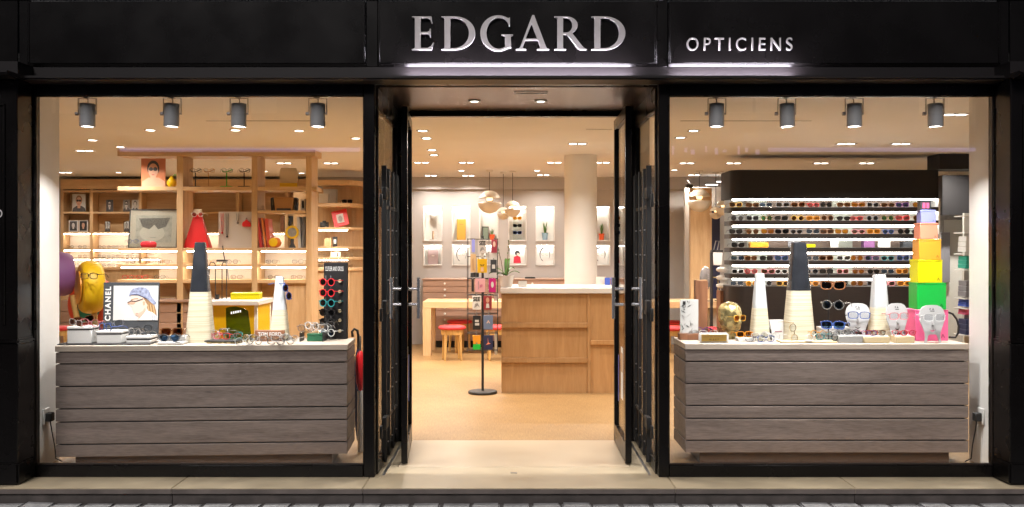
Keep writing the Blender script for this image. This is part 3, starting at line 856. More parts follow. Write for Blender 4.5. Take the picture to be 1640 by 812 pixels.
# --- reception desk
RD = 3.74
rz_ = lambda py: Z(py, RD)
rx_ = lambda px: X(px, RD)
rd = thing('reception_desk', 'oak reception desk with white top and stepped front panels facing the doorway', 'desk', (0, RD, 0))
xa, xm, xb = rx_(803), rx_(941), rx_(1015)
box(xa - .01, xb + .01, -.025, .95, rz_(470), rz_(461)).build('top', m_gloss_white, rd, bev=.004)
box(xa, xb, .04, .90, 0, rz_(470.5)).build('carcass', m_desk, rd)
box(xm, xm + .035, -.0, .039, 0, rz_(470.5)).build('divider', m_desk, rd, bev=.002)
for (u, v) in ((471, 517), (525, 573), (581, 630)):
    box(xa, xm - .001, .012, .039, max(0.001, rz_(v)), rz_(u)).build('front_panel', m_desk, rd)
for (u, v) in ((517.2, 524.8), (573.2, 580.8)):
    box(xa, xm - .001, -.012, .039, rz_(v), rz_(u)).build('ledge', m_desk, rd, bev=.002)
for (u, v) in ((471, 545), (552, 630)):
    box(xm + .036, xb, .012, .039, max(0.001, rz_(v)), rz_(u)).build('front_panel', m_desk, rd)
box(xm + .036, xb, -.012, .039, rz_(551.8), rz_(545.2)).build('ledge', m_desk, rd, bev=.002)

# --- round column
tag(G().lathe([(.20, 0), (.20, .08), (.193, .085), (.193, CEIL - .001)], 48).build('column', m_white, None, (X(930, 5.2), 5.2, 0)), 'smooth round cream column rising behind the reception desk', 'column')

# --- drawer cabinets along the back wall
DD = 8.35
dz = lambda py: Z(py, DD)
dx_ = lambda px: X(px, DD)
cab = thing('drawer_cabinet', 'long taupe bank of shallow drawers under the lit niches', 'cabinet', (0, DD, 0))
box(dx_(676), dx_(1030), -.012, BW - DD - .002, dz(449), dz(446.5)).build('top', m_taupe, cab, bev=.002)
box(dx_(677), dx_(1029), .02, BW - DD - .004, .10, dz(449.2)).build('carcass', m_taupe, cab)
box(dx_(679), dx_(1027), .05, .40, 0, .0995).build('kickboard', m_fascia_in, cab)
cols = [677, 748, 819, 886, 957, 1029]
hrow = (dz(449.4) - .105) / 10
for c_ in range(5):
    for j in range(10):
        z1 = dz(449.4) - j * hrow
        dr = box(dx_(cols[c_]) + .004, dx_(cols[c_ + 1]) - .004, 0, .0195, z1 - hrow + .004, z1 - .003).build('drawer', m_taupe, cab, bev=.002)
        G().lathe([(.0001, -.026), (.012, -.024), (.017, -.016), (.008, -.006), (.008, 0), (.0001, 0)], 10).xf(Matrix.Rotation(R(-90), 4, 'X')).build('knob', m_gloss_white, dr, loc=((dx_(cols[c_]) + dx_(cols[c_ + 1])) / 2, -.0005, z1 - hrow / 2))

# --- tables
def table(px0, px1, d0, depth, label, ztop=.755, name='table'):
    x0, x1 = X(px0, d0), X(px1, d0)
    t = thing(name, label, 'table', (0, d0, 0))
    w = .115
    box(x0, x1, 0, depth, ztop - .09, ztop).build('table_top', m_oak, t, bev=.004)
    for a, b_ in ((0, w), (depth - w, depth)):
        box(x0, x0 + w, a, b_, 0, ztop - .0905).build('leg', m_oakv, t, bev=.004)
        box(x1 - w, x1, a, b_, 0, ztop - .0905).build('leg', m_oakv, t, bev=.004)
    return t
table(677, 900, 7.2, .85, 'long oak table with thick square legs behind the card rack')
table(1040, 1166, 7.2, .8, 'oak table with thick square legs seen through the right window')

# --- stools
stool_parts = {}
def stool(x, y, label, group, rz=0.0):
    if not stool_parts:
        stool_parts['seat'] = G().lathe([(.0001, .415), (.172, .415), (.182, .425), (.184, .440), (.175, .455), (.150, .462), (.0001, .464)], 32).mesh('seat', m_red)
        ap = G().lathe([(.135, .345), (.150, .345), (.152, .4145), (.135, .4145), (.135, .345)], 24).mesh('apron', m_stoolwood)
        stool_parts['apron'] = ap
        lg = []
        for a in (45, 135, 225, 315):
            c_, s_ = math.cos(R(a)), math.sin(R(a))
            g = G().add([(c_ * .155 - .012, s_ * .155 - .012, 0), (c_ * .155 + .012, s_ * .155 - .012, 0), (c_ * .155 + .012, s_ * .155 + .012, 0), (c_ * .155 - .012, s_ * .155 + .012, 0),
                         (c_ * .13 - .02, s_ * .13 - .02, .4145), (c_ * .13 + .02, s_ * .13 - .02, .4145), (c_ * .13 + .02, s_ * .13 + .02, .4145), (c_ * .13 - .02, s_ * .13 + .02, .4145)],
                        [(0, 3, 2, 1), (4, 5, 6, 7), (0, 1, 5, 4), (1, 2, 6, 5), (2, 3, 7, 6), (3, 0, 4, 7)])
            lg.append(g.mesh('leg', m_stoolwood, bev=.003))
        stool_parts['legs'] = lg
    t = thing('stool', label, 'stool', (x, y, 0), rz, group)
    ob('seat', stool_parts['seat'], t); ob('apron', stool_parts['apron'], t)
    for q in stool_parts['legs']: ob('leg', q, t)
gs = 'red topped wooden stools'
stool(X(724, 6.72), 6.72, 'front one of two red topped stools at the long table, doorway', gs, .2)
stool(X(736, 7.75), 7.75, 'rear one of two red topped stools at the long table, doorway', gs, .5)
stool(X(796, 6.75), 6.75, 'red topped stool half hidden between card rack and reception desk', gs, .1)
stool(X(93, 6.6), 6.6, 'red topped stool at the left edge under the purple disc', gs, .3)
stool(X(1078, 6.6), 6.6, 'nearer of two red topped stools at the right door frame edge', gs, .2)
stool(X(1072, 7.6), 7.6, 'farther of two red topped stools at the right door frame edge', gs, .6)
stool(X(1150, 6.4), 6.4, 'red topped stool behind the golden head', gs, .4)

# --- black sunglasses display behind the right window
GD = 5.0
gz = lambda py: Z(py, GD)
gx_ = lambda px: X(px, GD)
gd = thing('sunglasses_display', 'dark curved wall display of lit sunglasses shelves behind the right window', 'display', (0, GD, 0))
x0, x1 = gx_(1172), gx_(1503)
def plan_(o=0.0, r_=.14, dep=.42, x_0=None, x_1=None):
    xa, xb = (x0 if x_0 is None else x_0) + o, (x1 if x_1 is None else x_1) - o
    return [(xa + r_, o), (xb, o), (xb, dep), (xa, dep), (xa, o + r_)] + [(xa + r_ - r_ * math.sin(R(a)), o + r_ - r_ * math.cos(R(a))) for a in (72, 54, 36, 18)]
G().slab(plan_(0, .12, .6), gz(318), gz(272)).build('fascia', m_fascia_in, gd, bev=.003)
shelf_y = [(331.5, 339), (353, 360.5), (374.5, 382), (396.5, 404), (417.5, 424.5), (439, 446)]
tops = []
for j, (u, v) in enumerate(shelf_y):
    s_ = G().slab(plan_(), gz(v), gz(u)).build('shelf', m_darkshelf, gd, bev=.002)
    tops.append(gz(u))
G().slab(plan_(-.02, .16, .5), 0.0, gz(458.5)).build('base_cabinet', m_darkshelf, gd, bev=.003)
tops.append(gz(458.5))
for j, v in enumerate([318] + [b_ for a, b_ in shelf_y]):
    G().slab([(x0 + .03, .11), (x0 + .07, .06), (x0 + .15, .02), (x1 - .01, .02), (x1 - .01, .045), (x0 + .16, .045), (x0 + .085, .08), (x0 + .05, .125)], gz(v) - .020, gz(v) - .0006).build('light_strip', m_ledc, gd)
ybk = .405
m_bronze = mat('bronze_back', (0.50, 0.36, 0.29), 0.4, metal=0.0, var=0.08)
m_pale = mat('pale_backlit', (0.70, 0.74, 0.64), 0.4)
edges = [318] + [q for p in shelf_y for q in p] + [458.5]
cells = [(1172, 1207, m_greypanel), (1207, 1240, m_pale), (1240, 1347, m_bronze), (1347, 1381, m_pale), (1381, 1474, m_bronze), (1474, 1503, m_pale)]
for j in range(7):
    zt_, zb_ = gz(edges[2 * j]) - .001, gz(edges[2 * j + 1]) + .001
    for a, b_, mm_ in cells:
        yy = .33 if mm_ is m_pale else ybk
        box(gx_(a) + .001, gx_(b_) - .001, yy, yy + .01, zb_, zt_).build('back_panel', mm_, gd)
box(x1 + .001, x1 + .02, .0, .42, gz(458), gz(318) - .001).build('end_panel', m_gloss_white, gd)

# --- things on the right beyond the display
wp = thing('oak_pillar', 'tall orange oak panel behind the large pendant, right window', 'wall panel', (X(1123, 8.0), 8.0, 0))
box(-.155, .155, 0, .12, 0, Z(301, 8.0)).build('panel', m_oakv, wp)
np_ = thing('navy_panel', 'narrow navy blue panel between oak pillar and grey wall', 'panel', (X(1145, 8.3), 8.3, 0))
box(-.075, .075, 0, .05, 0, Z(332, 8.3)).build('panel', m_navy, np_)
gwp = thing('grey_partition', 'plain grey partition left of the dark sunglasses display', 'partition', (X(1160, 8.45), 8.45, 0))
box(-.6, .14, 0.0, .08, 0, CEIL - .18).build('panel', m_greywall, gwp)
gd_ = thing('grey_door', 'pale grey framed door behind the stack of coloured boxes', 'door', (X(1528, 6.2), 6.2, 0))
kx = lambda px: X(px, 6.2) - X(1528, 6.2)
g = G().box(kx(1500), kx(1512), 0, .08, 0, Z(352, 6.2)).box(kx(1543), kx(1549), 0, .08, 0, Z(352, 6.2)).box(kx(1500), kx(1549), 0, .08, Z(352, 6.2) + .001, Z(345, 6.2))
g.build('door_frame', m_midgrey, gd_, bev=.004)
box(kx(1512.2), kx(1542.8), .03, .07, 0, Z(352.3, 6.2)).build('leaf', m_greypanel, gd_)
box(kx(1504), kx(1519), -.05, -.001, Z(452, 6.2), Z(372, 6.2)).build('side_panel', m_midpanel, gd_, bev=.004)
bulk = thing('dark_bulkhead', 'charcoal bulkhead above the pale grey door', 'bulkhead', (X(1530, 6.0), 6.0, 0))
box(X(1504, 6.0) - X(1530, 6.0), 1.5, -.1, .1, Z(344.5, 6.0), 2.4195).build('panel', m_fascia_in, bulk)
sw = thing('side_partition', 'white partition to the right of the pale grey door', 'partition', (X(1556, 6.0), 6.0, 0))
ns = thing('narrow_bookshelf', 'narrow shelf of coloured stacks beside the right window wall', 'bookshelf', (X(1549, 5.2), 5.2, 0))
box(.1, 1.2, .3, .34, 0, Z(340, 5.2)).build('back_panel', m_greypanel, ns)
for py in (345, 372, 406, 432, 478, 494, 537):
    box(-.03, .5, .0, .29, Z(py, 5.2) - .012, Z(py, 5.2)).build('shelf', m_gloss_white, ns)
box(.2, 1.2, .1, .2, 0, 2.40).build('panel', m_white, sw)
for i, (u, v, mm_, nm) in enumerate(((537, 512, m_navy, 'navy'), (505, 495, m_pink, 'pink'), (492, 479, m_blue, 'blue'), (476, 450, m_midpanel, 'grey'), (430, 410, m_teal, 'teal'), (404, 378, m_palegrey, 'pale grey'))):
    s_ = thing('folded_stack', nm + ' stack of goods on the narrow shelf by the right window wall', 'stack', (X(1549, 5.2), 5.2, Z(u, 5.2)))
    h = Z(v, 5.2) - Z(u, 5.2)
    for q in range(3): box(.0 + .004 * q, .40, .04, .25, h * q / 3 + .001, h * (q + 1) / 3 - .001).build('item', mm_, s_, bev=.004)

# --- lit niches in the back wall
m_nled = em('niche_led', (1.0, 0.95, 0.86), 42.0)
m_nback = mat('niche_white', (0.80, 0.80, 0.77), 0.5)
NC = {}
for r_ in range(2):
    for i, (a, b_) in enumerate(NX):
        xa, xb = kb(a), kb(b_); z0, z1 = Z(ROWS[r_][1], BW), Z(ROWS[r_][0], BW)
        cx_ = (xa + xb) / 2
        if i == 6: lab = ('tall upper' if r_ == 0 else 'square lower') + ' lit niche almost hidden behind the right door, far wall'
        else: lab = ('tall upper' if r_ == 0 else 'square lower') + ' lit niche, ' + ORD[i] + ' from the left on the far wall'
        t = thing('display_niche', lab, 'niche', (cx_, BW, z0), 0, 'lit wall niches')
        w, h, dp = (xb - xa) / 2, z1 - z0, .135
        g = G().box(-w, w, dp - .006, dp, 0, h)
        g.build('back_panel', m_nback, t)
        g = G().box(-w, -w + .006, .001, dp - .0065, .0065, h - .0065).box(w - .006, w, .001, dp - .0065, .0065, h - .0065)
        g.box(-w, w, .001, dp - .0065, 0, .006).box(-w, w, .001, dp - .0065, h - .006, h)
        g.build('lining', m_nback, t)
        f = .013
        g = G().box(-w - f, -w + .003, -.014, 0.0, -f, h + f).box(w - .003, w + f, -.014, 0, -f, h + f).box(-w + .0035, w - .0035, -.014, 0, -f, .003).box(-w + .0035, w - .0035, -.014, 0, h - .003, h + f)
        g.build('frame', m_gloss_white, t, bev=.002)
        box(-w + .01, w - .01, .012, .030, h - .016, h - .0065).build('light_strip', m_nled, t)
        NC[(r_, i)] = (cx_, z0 + .0065, w, h)

# ================================================================ SPECTACLES
FR = {}
def fcol(name, col, rough=.25, **k): FR[name] = mat('frame_' + name.replace(' ', '_'), col, rough, **k)
fcol('black', (.012, .012, .013)); fcol('tortoise', (.20, .085, .03), var=.7, scale=120); fcol('red', (.62, .03, .04)); fcol('orange', (.75, .30, .03))
fcol('blue', (.05, .10, .32)); fcol('white', (.75, .74, .72)); fcol('silver', (.62, .62, .62), metal=.9); fcol('gold', (.72, .52, .24), metal=.9)
fcol('pink', (.70, .25, .28)); fcol('purple', (.16, .05, .22)); fcol('grey', (.20, .20, .21)); fcol('amber', (.66, .38, .06)); fcol('clear', (.72, .73, .74), rough=.12)
fcol('teal', (.03, .26, .28)); fcol('brown', (.24, .10, .045))
LN = {'clear': glass('lens_clear', (.93, .94, .95), .06, .8), 'dark': glass('lens_dark', (.16, .15, .15), .07, .8), 'brown': glass('lens_brown', (.36, .20, .10), .07, .8),
      'blue': glass('lens_blue', (.25, .36, .50), .08, .8), 'amber': glass('lens_amber', (.80, .48, .08), .07, .8), 'green': glass('lens_green', (.30, .52, .30), .07, .8), 'pink': glass('lens_pink', (.80, .45, .45), .07, .8)}
SHAPES = {}
def lens_outline(kind, n=16):
    pts = []
    for i in range(n):
        a = 2 * math.pi * i / n
        c_, s_ = math.cos(a), math.sin(a)
        if kind == 'round': x, z = .0235 * c_, .0225 * s_
        elif kind == 'square':
            e = .55
            x = .0270 * math.copysign(abs(c_) ** e, c_); z = .0190 * math.copysign(abs(s_) ** e, s_)
        elif kind == 'cat':
            e = .72
            x = .0275 * math.copysign(abs(c_) ** e, c_); z = .0195 * math.copysign(abs(s_) ** e, s_)
            if z > 0 and x > 0: z += .007 * (x / .0275)
        else:                                          # aviator
            x, z = .0275 * c_, .023 * s_
            if z > 0: z *= .72
            else: x *= 1 + .25 * (z / .023)
        pts.append((x, z))
    return pts
def spec_meshes(kind, th):
    key = (kind, th)
    if key in SHAPES: return SHAPES[key]
    g = G(); lenses = []
    ol = lens_outline(kind)
    zc = .0245
    for s in (-1, 1):
        cx_ = s * .0345
        n = len(ol)
        vs, fs = [], []
        for (x, z) in ol:
            for (k_, y) in ((1.0, -.0018), (1.0, .0018)):
                vs.append((cx_ + s * x, y, zc + z))
            ln = math.hypot(x, z)
            k2 = 1 + th / ln
            vs.append((cx_ + s * x * k2, .0020, zc + z * k2)); vs.append((cx_ + s * x * k2, -.0024, zc + z * k2))
        for i in range(n):
            j = (i + 1) % n
            for q in range(4): fs.append((i * 4 + q, i * 4 + (q + 1) % 4, j * 4 + (q + 1) % 4, j * 4 + q))
        g.add(vs, fs)
        lm = G().add([(cx_ + s * x * .995, -.0006, zc + z * .995) for x, z in ol] + [(cx_ + s * x * .995, .0006, zc + z * .995) for x, z in ol],
                     [tuple(range(n)), tuple(range(2 * n - 1, n - 1, -1))] + [(i, n + i, n + (i + 1) % n, (i + 1) % n) for i in range(n)])
        lenses.append(lm.mesh('lens', LN['clear']))
        hx = s * (.0345 + .0265 + th)
        t = max(.0022, th * .6)
        g.box(hx - t, hx + t, -.002, .006, zc + .008, zc + .008 + max(.004, th * 1.6))
        g.tube([(hx, .005, zc + .011), (hx, .098, zc + .011), (hx, .118, zc + .004), (hx, .140, zc - .014)], max(.0016, th * .5), 5)
    w = .0345 - .0255
    g.box(-w, w, -.0018, .0018, zc + .005, zc + .005 + max(.003, th * 1.2))
    SHAPES[key] = (g.mesh('spectacle_frame', FR['black']), lenses)
    return SHAPES[key]
def setmat(o, m_):
    o.material_slots[0].link = 'OBJECT'; o.material_slots[0].material = m_
SPECN = [0]
def specs(label, loc, col='black', lens='clear', kind='square', th=.003, rz=0.0, rx=0.0, ry=0.0, group=None, sc=1.0):
    me, ls = spec_meshes(kind, th)
    nm = 'eyeglasses' if lens == 'clear' else 'sunglasses'
    o = ob(nm, me, None, loc, (rx, ry, rz))
    o.scale = (sc, sc, sc)
    setmat(o, FR[col])
    for q in ls:
        c_ = ob('lens', q, o); setmat(c_, LN[lens])
    tag(o, label, nm, group)
    return o

# rows on the dark display
pal = [('tortoise', 'brown'), ('black', 'dark'), ('silver', 'blue'), ('grey', 'dark'), ('amber', 'brown'), ('brown', 'amber'), ('red', 'pink'), ('white', 'dark'), ('gold', 'green'), ('purple', 'blue'),
       ('blue', 'blue'), ('orange', 'amber'), ('pink', 'brown'), ('teal', 'dark')]
rowpal = [[4, 0, 2, 3, 0, 6, 1, 0, 5, 3, 0, 9, 5], [3, 3, 8, 1, 4, 11, 0, 1, 6, 3, 8, 6, 0], [1, 0, 5, 1, 3, 2, 0, 5, 12, 11, 10, 1, 3], [1, None, None, None, 3, None, None, None, None, None, None, None, 12],
          [2, 0, 1, 10, 0, 2, 0, 7, 5, 9, 13, 10, 9], [7, 6, 12, 7, 2, 3, 1, 12, 5, 1, 2, 11, 11], [2, 11, 3, 4, 0, 11, 5, 1, 5, 3, 12, 11, 0]]
kinds = ['square', 'cat', 'round', 'aviator']
for j in range(7):
    rr = random.Random(100 + j)
    names_ = []
    for i in range(13):
        p_ = rowpal[j][i]
        if p_ is None: continue
        px = 1180 + i * 24.2 + rr.uniform(-2, 2)
        fc, lc = pal[p_]
        specs(fc + ' framed sunglasses, ' + ORD[i] + ' from the left on the ' + ORD[j] + ' lit shelf of the dark display',
              (X(px, GD + .10), GD + .10 + rr.uniform(-.02, .03), tops[j] + .001), fc, lc, rr.choice(kinds), .0036, rr.uniform(-.3, .3), sc=1.18, group='sunglasses on the dark display')
# boxes on its fourth shelf
for i, (a, b_, u, mm_, lab) in enumerate(((1202, 1231, 388, m_orange, 'orange brown lidded case'), (1262, 1282, 386, m_midpanel, 'dark grey card'), (1290, 1306, 391, m_lemon, 'small yellow box'),
                                          (1330, 1343, 385, m_paper, 'narrow white card'), (1384, 1401, 386, m_purple, 'tilted purple tin'), (1406, 1426, 386, m_paper, 'wide white printed card'),
                                          (1446, 1464, 387, m_slate, 'slate grey case'))):
    d = GD + .12
    t = thing('case' if 'case' in lab or 'box' in lab or 'tin' in lab else 'card', lab + ' on the fourth lit shelf of the dark display', 'case' if 'card' not in lab else 'card', (X((a + b_) / 2, d), d, tops[3] + .0005))
    h = Z(u, d) - tops[3]; w = (b_ - a) / 2 / K(d)
    dp = .10 if 'card' not in lab else .006
    box(-w, w, 0, dp, 0, h * .7).build('body', mm_, t, bev=.002)
    box(-w - .001, w + .001, -.001, dp + .001, h * .7 + .0005, h).build('lid' if dp > .05 else 'header', mm_, t, bev=.002)

# lit rows of the bookcase
for j, (zz_, row) in enumerate(((423, [(208, 'silver'), (262, 'brown'), (338, 'orange'), (372, 'black'), (435, 'black'), (477, 'grey')]), (448, [(205, 'red'), (228, 'red'), (256, 'black'), (322, 'black'), (379, 'brown'), (438, 'black'), (475, 'tortoise')]))):
    for i, (px, fc) in enumerate(row):
        d = BD + .12
        specs('thin ' + fc + ' eyeglasses, ' + ORD[i] + ' from the left on the ' + ('upper' if j == 0 else 'lower') + ' lit row of the oak bookcase',
              (X(px, d), d, bz(zz_) + .001), fc, 'clear', ('round', 'square', 'cat')[(i + j) % 3], .0026, random.uniform(-.15, .15), group='eyeglasses in the lit bookcase rows')
# lit rows of the far shelving
for j, zz_ in enumerate((398, 413, 428)):
    for i, px in enumerate((112, 132, 163, 178, 192, 208)):
        if j == 1 and i == 0: continue
        d = SD + .10
        specs('small dark eyeglasses, ' + ORD[i] + ' from the left on the ' + ORD[j] + ' lit row of the far shelving', (X(px, d), d, sz(zz_) + .001), random.choice(['black', 'grey', 'tortoise']), 'clear', 'round', .0026, random.uniform(-.2, .2), group='eyeglasses in the far lit rows')
# lit rows of the corner shelving
for j, (zz_, px) in enumerate(((412, 516), (412, 560), (429, 514), (429, 558))):
    d = CD + .12
    specs('small eyeglasses at the ' + ('left' if j % 2 == 0 else 'right') + ' end of the ' + ('middle' if j < 2 else 'lowest') + ' lit shelf, corner shelving', (X(px, d), d, cz_(zz_) + .001), 'gold' if j % 2 else 'grey', 'clear', 'round', .0026, 0, group='eyeglasses in the corner shelving')

# ================================================================ FLAT PRINTS
def flat(parent, pts, m_, y, name='print'):
    n = len(pts)
    return G().prism(pts, y - .0008, y).build(name, m_, parent, smooth=False)
def ell(cx_, cz, rx_, rz2, n=18): return [(cx_ + rx_ * math.cos(2 * math.pi * i / n), cz + rz2 * math.sin(2 * math.pi * i / n)) for i in range(n)]
def rect(a, b_, c_, d_): return [(a, c_), (b_, c_), (b_, d_), (a, d_)]
def portrait(name, label, cat, px0, px1, py0, py1, d, zbase, bg, skin, hair, cloth, frame=None, shades=True, lean=0.0, group=None):
    w, h = (px1 - px0) / K(d), Z(py0, d) - zbase
    t = thing(name, label, cat, (X((px0 + px1) / 2, d), d, zbase + .001), 0, group)
    t.rotation_euler = (-lean, 0, 0)
    if frame:
        g = G(); f = min(w, h) * .09
        g.box(-w / 2, w / 2, 0, .016, 0, f).box(-w / 2, w / 2, 0, .016, h - f, h).box(-w / 2, -w / 2 + f, 0, .016, f + .0003, h - f - .0003).box(w / 2 - f, w / 2, 0, .016, f + .0003, h - f - .0003)
        g.build('frame', frame, t, bev=.001)
        box(-w / 2 + f * .6, w / 2 - f * .6, .006, .012, f * .6, h - f * .6).build('sheet', bg, t)
        y = .0055; a, b_, c_, d2 = -w / 2 + f, w / 2 - f, f, h - f
    else:
        box(-w / 2, w / 2, 0, .008, 0, h).build('sheet', bg, t)
        y = -.0005; a, b_, c_, d2 = -w / 2, w / 2, 0, h
    iw, ih = b_ - a, d2 - c_
    P_ = lambda u, v: (a + iw * u, c_ + ih * v)
    E_ = lambda u, v, ru, rv: [(a + iw * (u + ru * math.cos(2 * math.pi * i / 20)), c_ + ih * (v + rv * math.sin(2 * math.pi * i / 20))) for i in range(20)]
    flat(t, [P_(.0, .0), P_(1, .0), P_(.97, .2), P_(.72, .33), P_(.3, .33), P_(.05, .2)], cloth, y, 'printed_clothing')
    flat(t, E_(.5, .66, .25, .27), hair, y - .001, 'printed_hair')
    flat(t, [P_(.4, .2), P_(.6, .2), P_(.62, .45), P_(.38, .45)], skin, y - .002, 'printed_neck')
    flat(t, E_(.5, .58, .20, .25), skin, y - .003, 'printed_face')
    if shades:
        flat(t, E_(.41, .63, .09, .065), m_ink, y - .004, 'printed_glasses'); flat(t, E_(.59, .63, .09, .065), m_ink, y - .004, 'printed_glasses')
    flat(t, E_(.5, .43, .06, .018), C_('printed_lips', (.42, .09, .08)), y - .004, 'printed_mouth')
    return t

# ================================================================ THINGS ON THE BOOKCASE
za = bz(299) + .0005; zbk = bz(397) + .0005; d0 = BD + .10
portrait('photo_print', 'orange tinted photo of a face in sunglasses on the top bookcase shelf', 'photo', 226, 265, 254, 299, d0, za, C_('print_orange', (.55, .20, .09)), m_skin, m_ink, m_skin, None)
t = thing('vase', 'small round yellow vase beside the photo on the top bookcase shelf', 'vase', (X(275, d0), d0, za))
G().lathe([(.0001, 0), (.03, 0), (.05, .03), (.052, .06), (.03, .095), (.018, .11), (.022, .125), (.014, .125), (.012, .10), (.0001, .10)], 20).build('body', m_yellow, t)
G().tube([(.01, 0, .11), (.03, 0, .14), (.05, 0, .135)], .006).build('leaf', m_green, t)
for i, (px, fc, mm_) in enumerate(((313, 'black', m_ink), (334, 'tan', m_tan), (363, 'green', C_('bright_green', (.02, .55, .06))), (391, 'black', m_ink))):
    lab = 'slim ' + fc + ' eyeglass stand on the top bookcase shelf' + ('' if fc in ('tan', 'green') else (', left of the tan one' if i == 0 else ', right of the green one'))
    t = thing('glasses_stand', lab, 'stand', (X(px, d0), d0, za), 0, 'glasses stands on the top shelf')
    box(-.06, .06, -.05, .05, 0, .010).build('base', mm_, t, bev=.003)
    G().cyl((0, 0, .0105), (0, 0, .165), .006, n=8).build('pole', mm_, t)
    G().tube([(-.05, 0, .185), (-.02, 0, .17), (.02, 0, .18), (.06, 0, .20)], .005).build('nose_bar', mm_, t)
    specs(fc + ' eyeglasses hooked on the slim ' + fc + ' stand, top bookcase shelf' + ('' if fc in ('tan', 'green') else (', left' if i == 0 else ', right')), (X(px, d0) + .01, d0 - .015, za + .165), 'black' if fc == 'black' else ('amber' if fc == 'tan' else 'teal'), 'clear', 'round', .003, .35, group='glasses on the slim stands')
t = thing('plaque', 'cream rounded plaque with a yellow strip on the top bookcase shelf', 'plaque', (X(462, d0), d0, za))
w = 15 / K(d0); h = 31 / K(d0)
G().prism([(-w, 0), (w, 0), (w * .94, h * .85), (w * .8, h), (-w * .8, h), (-w * .94, h * .85)], 0, .012).build('plate', C_('cream_plate', (.62, .52, .38)), t, bev=.003)
G().prism(rect(-w * .96, w * .96, .005, h * .22), -.002, -.0005).build('strip', m_yellow, t)
# framed drawing leaning on the middle shelf
t = thing('framed_picture', 'large black framed grey picture leaning on the bookcase shelf', 'picture', (X(244, d0), d0, zbk)); t.rotation_euler = (R(-9), 0, R(5))
w, h = 76 / K(d0), 63 / K(d0); f = .012
g = G().box(-w / 2, w / 2, 0, .02, 0, f).box(-w / 2, w / 2, 0, .02, h - f, h).box(-w / 2, -w / 2 + f, 0, .02, f + .0003, h - f - .0003).box(w / 2 - f, w / 2, 0, .02, f + .0003, h - f - .0003)
g.build('frame', m_ink, t)
box(-w / 2 + f * .7, w / 2 - f * .7, .008, .014, f * .7, h - f * .7).build('mount', C_('grey_mount', (.40, .36, .33)), t)
flat(t, rect(-w * .36, w * .38, h * .14, h * .84), m_midgrey, .007, 'print')
flat(t, ell(-w * .02, h * .38, w * .26, h * .22), C_('printed_face_grey', (.42, .40, .38)), .006, 'printed_face')
flat(t, [(-w * .30, h * .76), (w * .34, h * .78), (w * .26, h * .55), (w * .10, h * .48), (w * .02, h * .60), (-w * .08, h * .48), (-w * .22, h * .54)], m_cloth, .005, 'printed_sunglasses')
flat(t, rect(-w * .06, w * .06, h * .26, h * .275), m_midpanel, .005, 'printed_mouth')
box(-w / 2 + f, w / 2 - f, .0005, .0025, f, h - f).build('pane', m_acryl, t)
specs('thin blue eyeglasses in front of the large black framed picture', (X(213, d0 - .06), d0 - .07, zbk + .05 + .0), 'blue', 'clear', 'round', .0026, .5)
t = thing('glasses_riser', 'small clear block carrying the blue eyeglasses on the bookcase', 'riser', (X(213, d0 - .06), d0 - .06, zbk)); box(-.05, .05, -.02, .06, 0, .05).build('block', m_acryl, t)
t = thing('glasses_case', 'shiny red hard glasses case before the black framed picture', 'glasses case', (X(239, d0 - .05), d0 - .07, zbk))
G().lathe([(.0001, .0), (.07, .004), (.088, .02), (.092, .036)], 28, sy=.38).build('lower_shell', C_('case_red', (.55, .03, .045), .2), t)
G().lathe([(.092, .0365), (.088, .055), (.07, .070), (.0001, .076)], 28, sy=.38).build('upper_shell', MATS['case_red'], t)
# red pyramid bust with white glasses
t = thing('red_pyramid', 'red pyramid display with a white head bar on the bookcase', 'display stand', (X(317, d0), d0, zbk))
w, h = 42 / K(d0) / 2, 62 / K(d0)
g = G().add([(-w, -.06, 0), (w, -.06, 0), (w, .06, 0), (-w, .06, 0), (-w * .28, -.02, h * .86), (w * .28, -.02, h * .86), (w * .28, .02, h * .86), (-w * .28, .02, h * .86)], [(0, 3, 2, 1), (4, 5, 6, 7), (0, 1, 5, 4), (1, 2, 6, 5), (2, 3, 7, 6), (3, 0, 4, 7)])
g.build('body', C_('signal_red', (.70, .015, .02), .4), t, bev=.006)
box(-w * .3, w * .3, -.018, .018, h * .861, h).build('head_bar', C_('cream_bar', (.7, .62, .5)), t, bev=.004)
specs('white eyeglasses on top of the red pyramid display', (X(317, d0 - .04), d0 - .055, zbk + h * .80), 'white', 'pink', 'round', .005, 0, sc=1.05)
# white panel with necklaces
t = thing('necklace_board', 'white board hung with necklaces in the bookcase', 'display board', (X(376.5, d0 + .08), d0 + .08, zbk))
w, h = 53 / K(d0 + .08) / 2, 58 / K(d0 + .08)
box(-w, w, 0, .012, 0, h).build('board', C_('panel_white', (.62, .58, .53)), t)
for px, lo, mm_, nm in ((356, 371, m_red, 'red'), (364, 377, m_ink, 'black'), (381, 355, m_midgrey, 'grey')):
    x = (px - 376.5) / K(d0 + .08)
    z1 = (395 - 340) / K(d0 + .08); z0 = (395 - lo) / K(d0 + .08)
    c_ = thing('necklace', nm + ' cord necklace hanging on the white panel in the bookcase', 'necklace', (X(376.5, d0 + .08) + x, d0 + .072, zbk + z0), 0, 'necklaces on the panel')
    G().tube([(-.012, 0, z1 - z0), (-.010, 0, .03), (0, 0, .012), (.010, 0, .03), (.012, 0, z1 - z0)], .0035).build('cord', mm_, c_)
    G().lathe([(.0001, -.012), (.009, -.008), (.013, 0), (.009, .009), (.0001, .013)], 12).build('pendant', mm_, c_)
c_ = thing('heart_purse', 'bright red rounded purse on the white necklace panel', 'purse', (X(392.5, d0), d0 + .06, zbk + (395 - 361) / K(d0)))
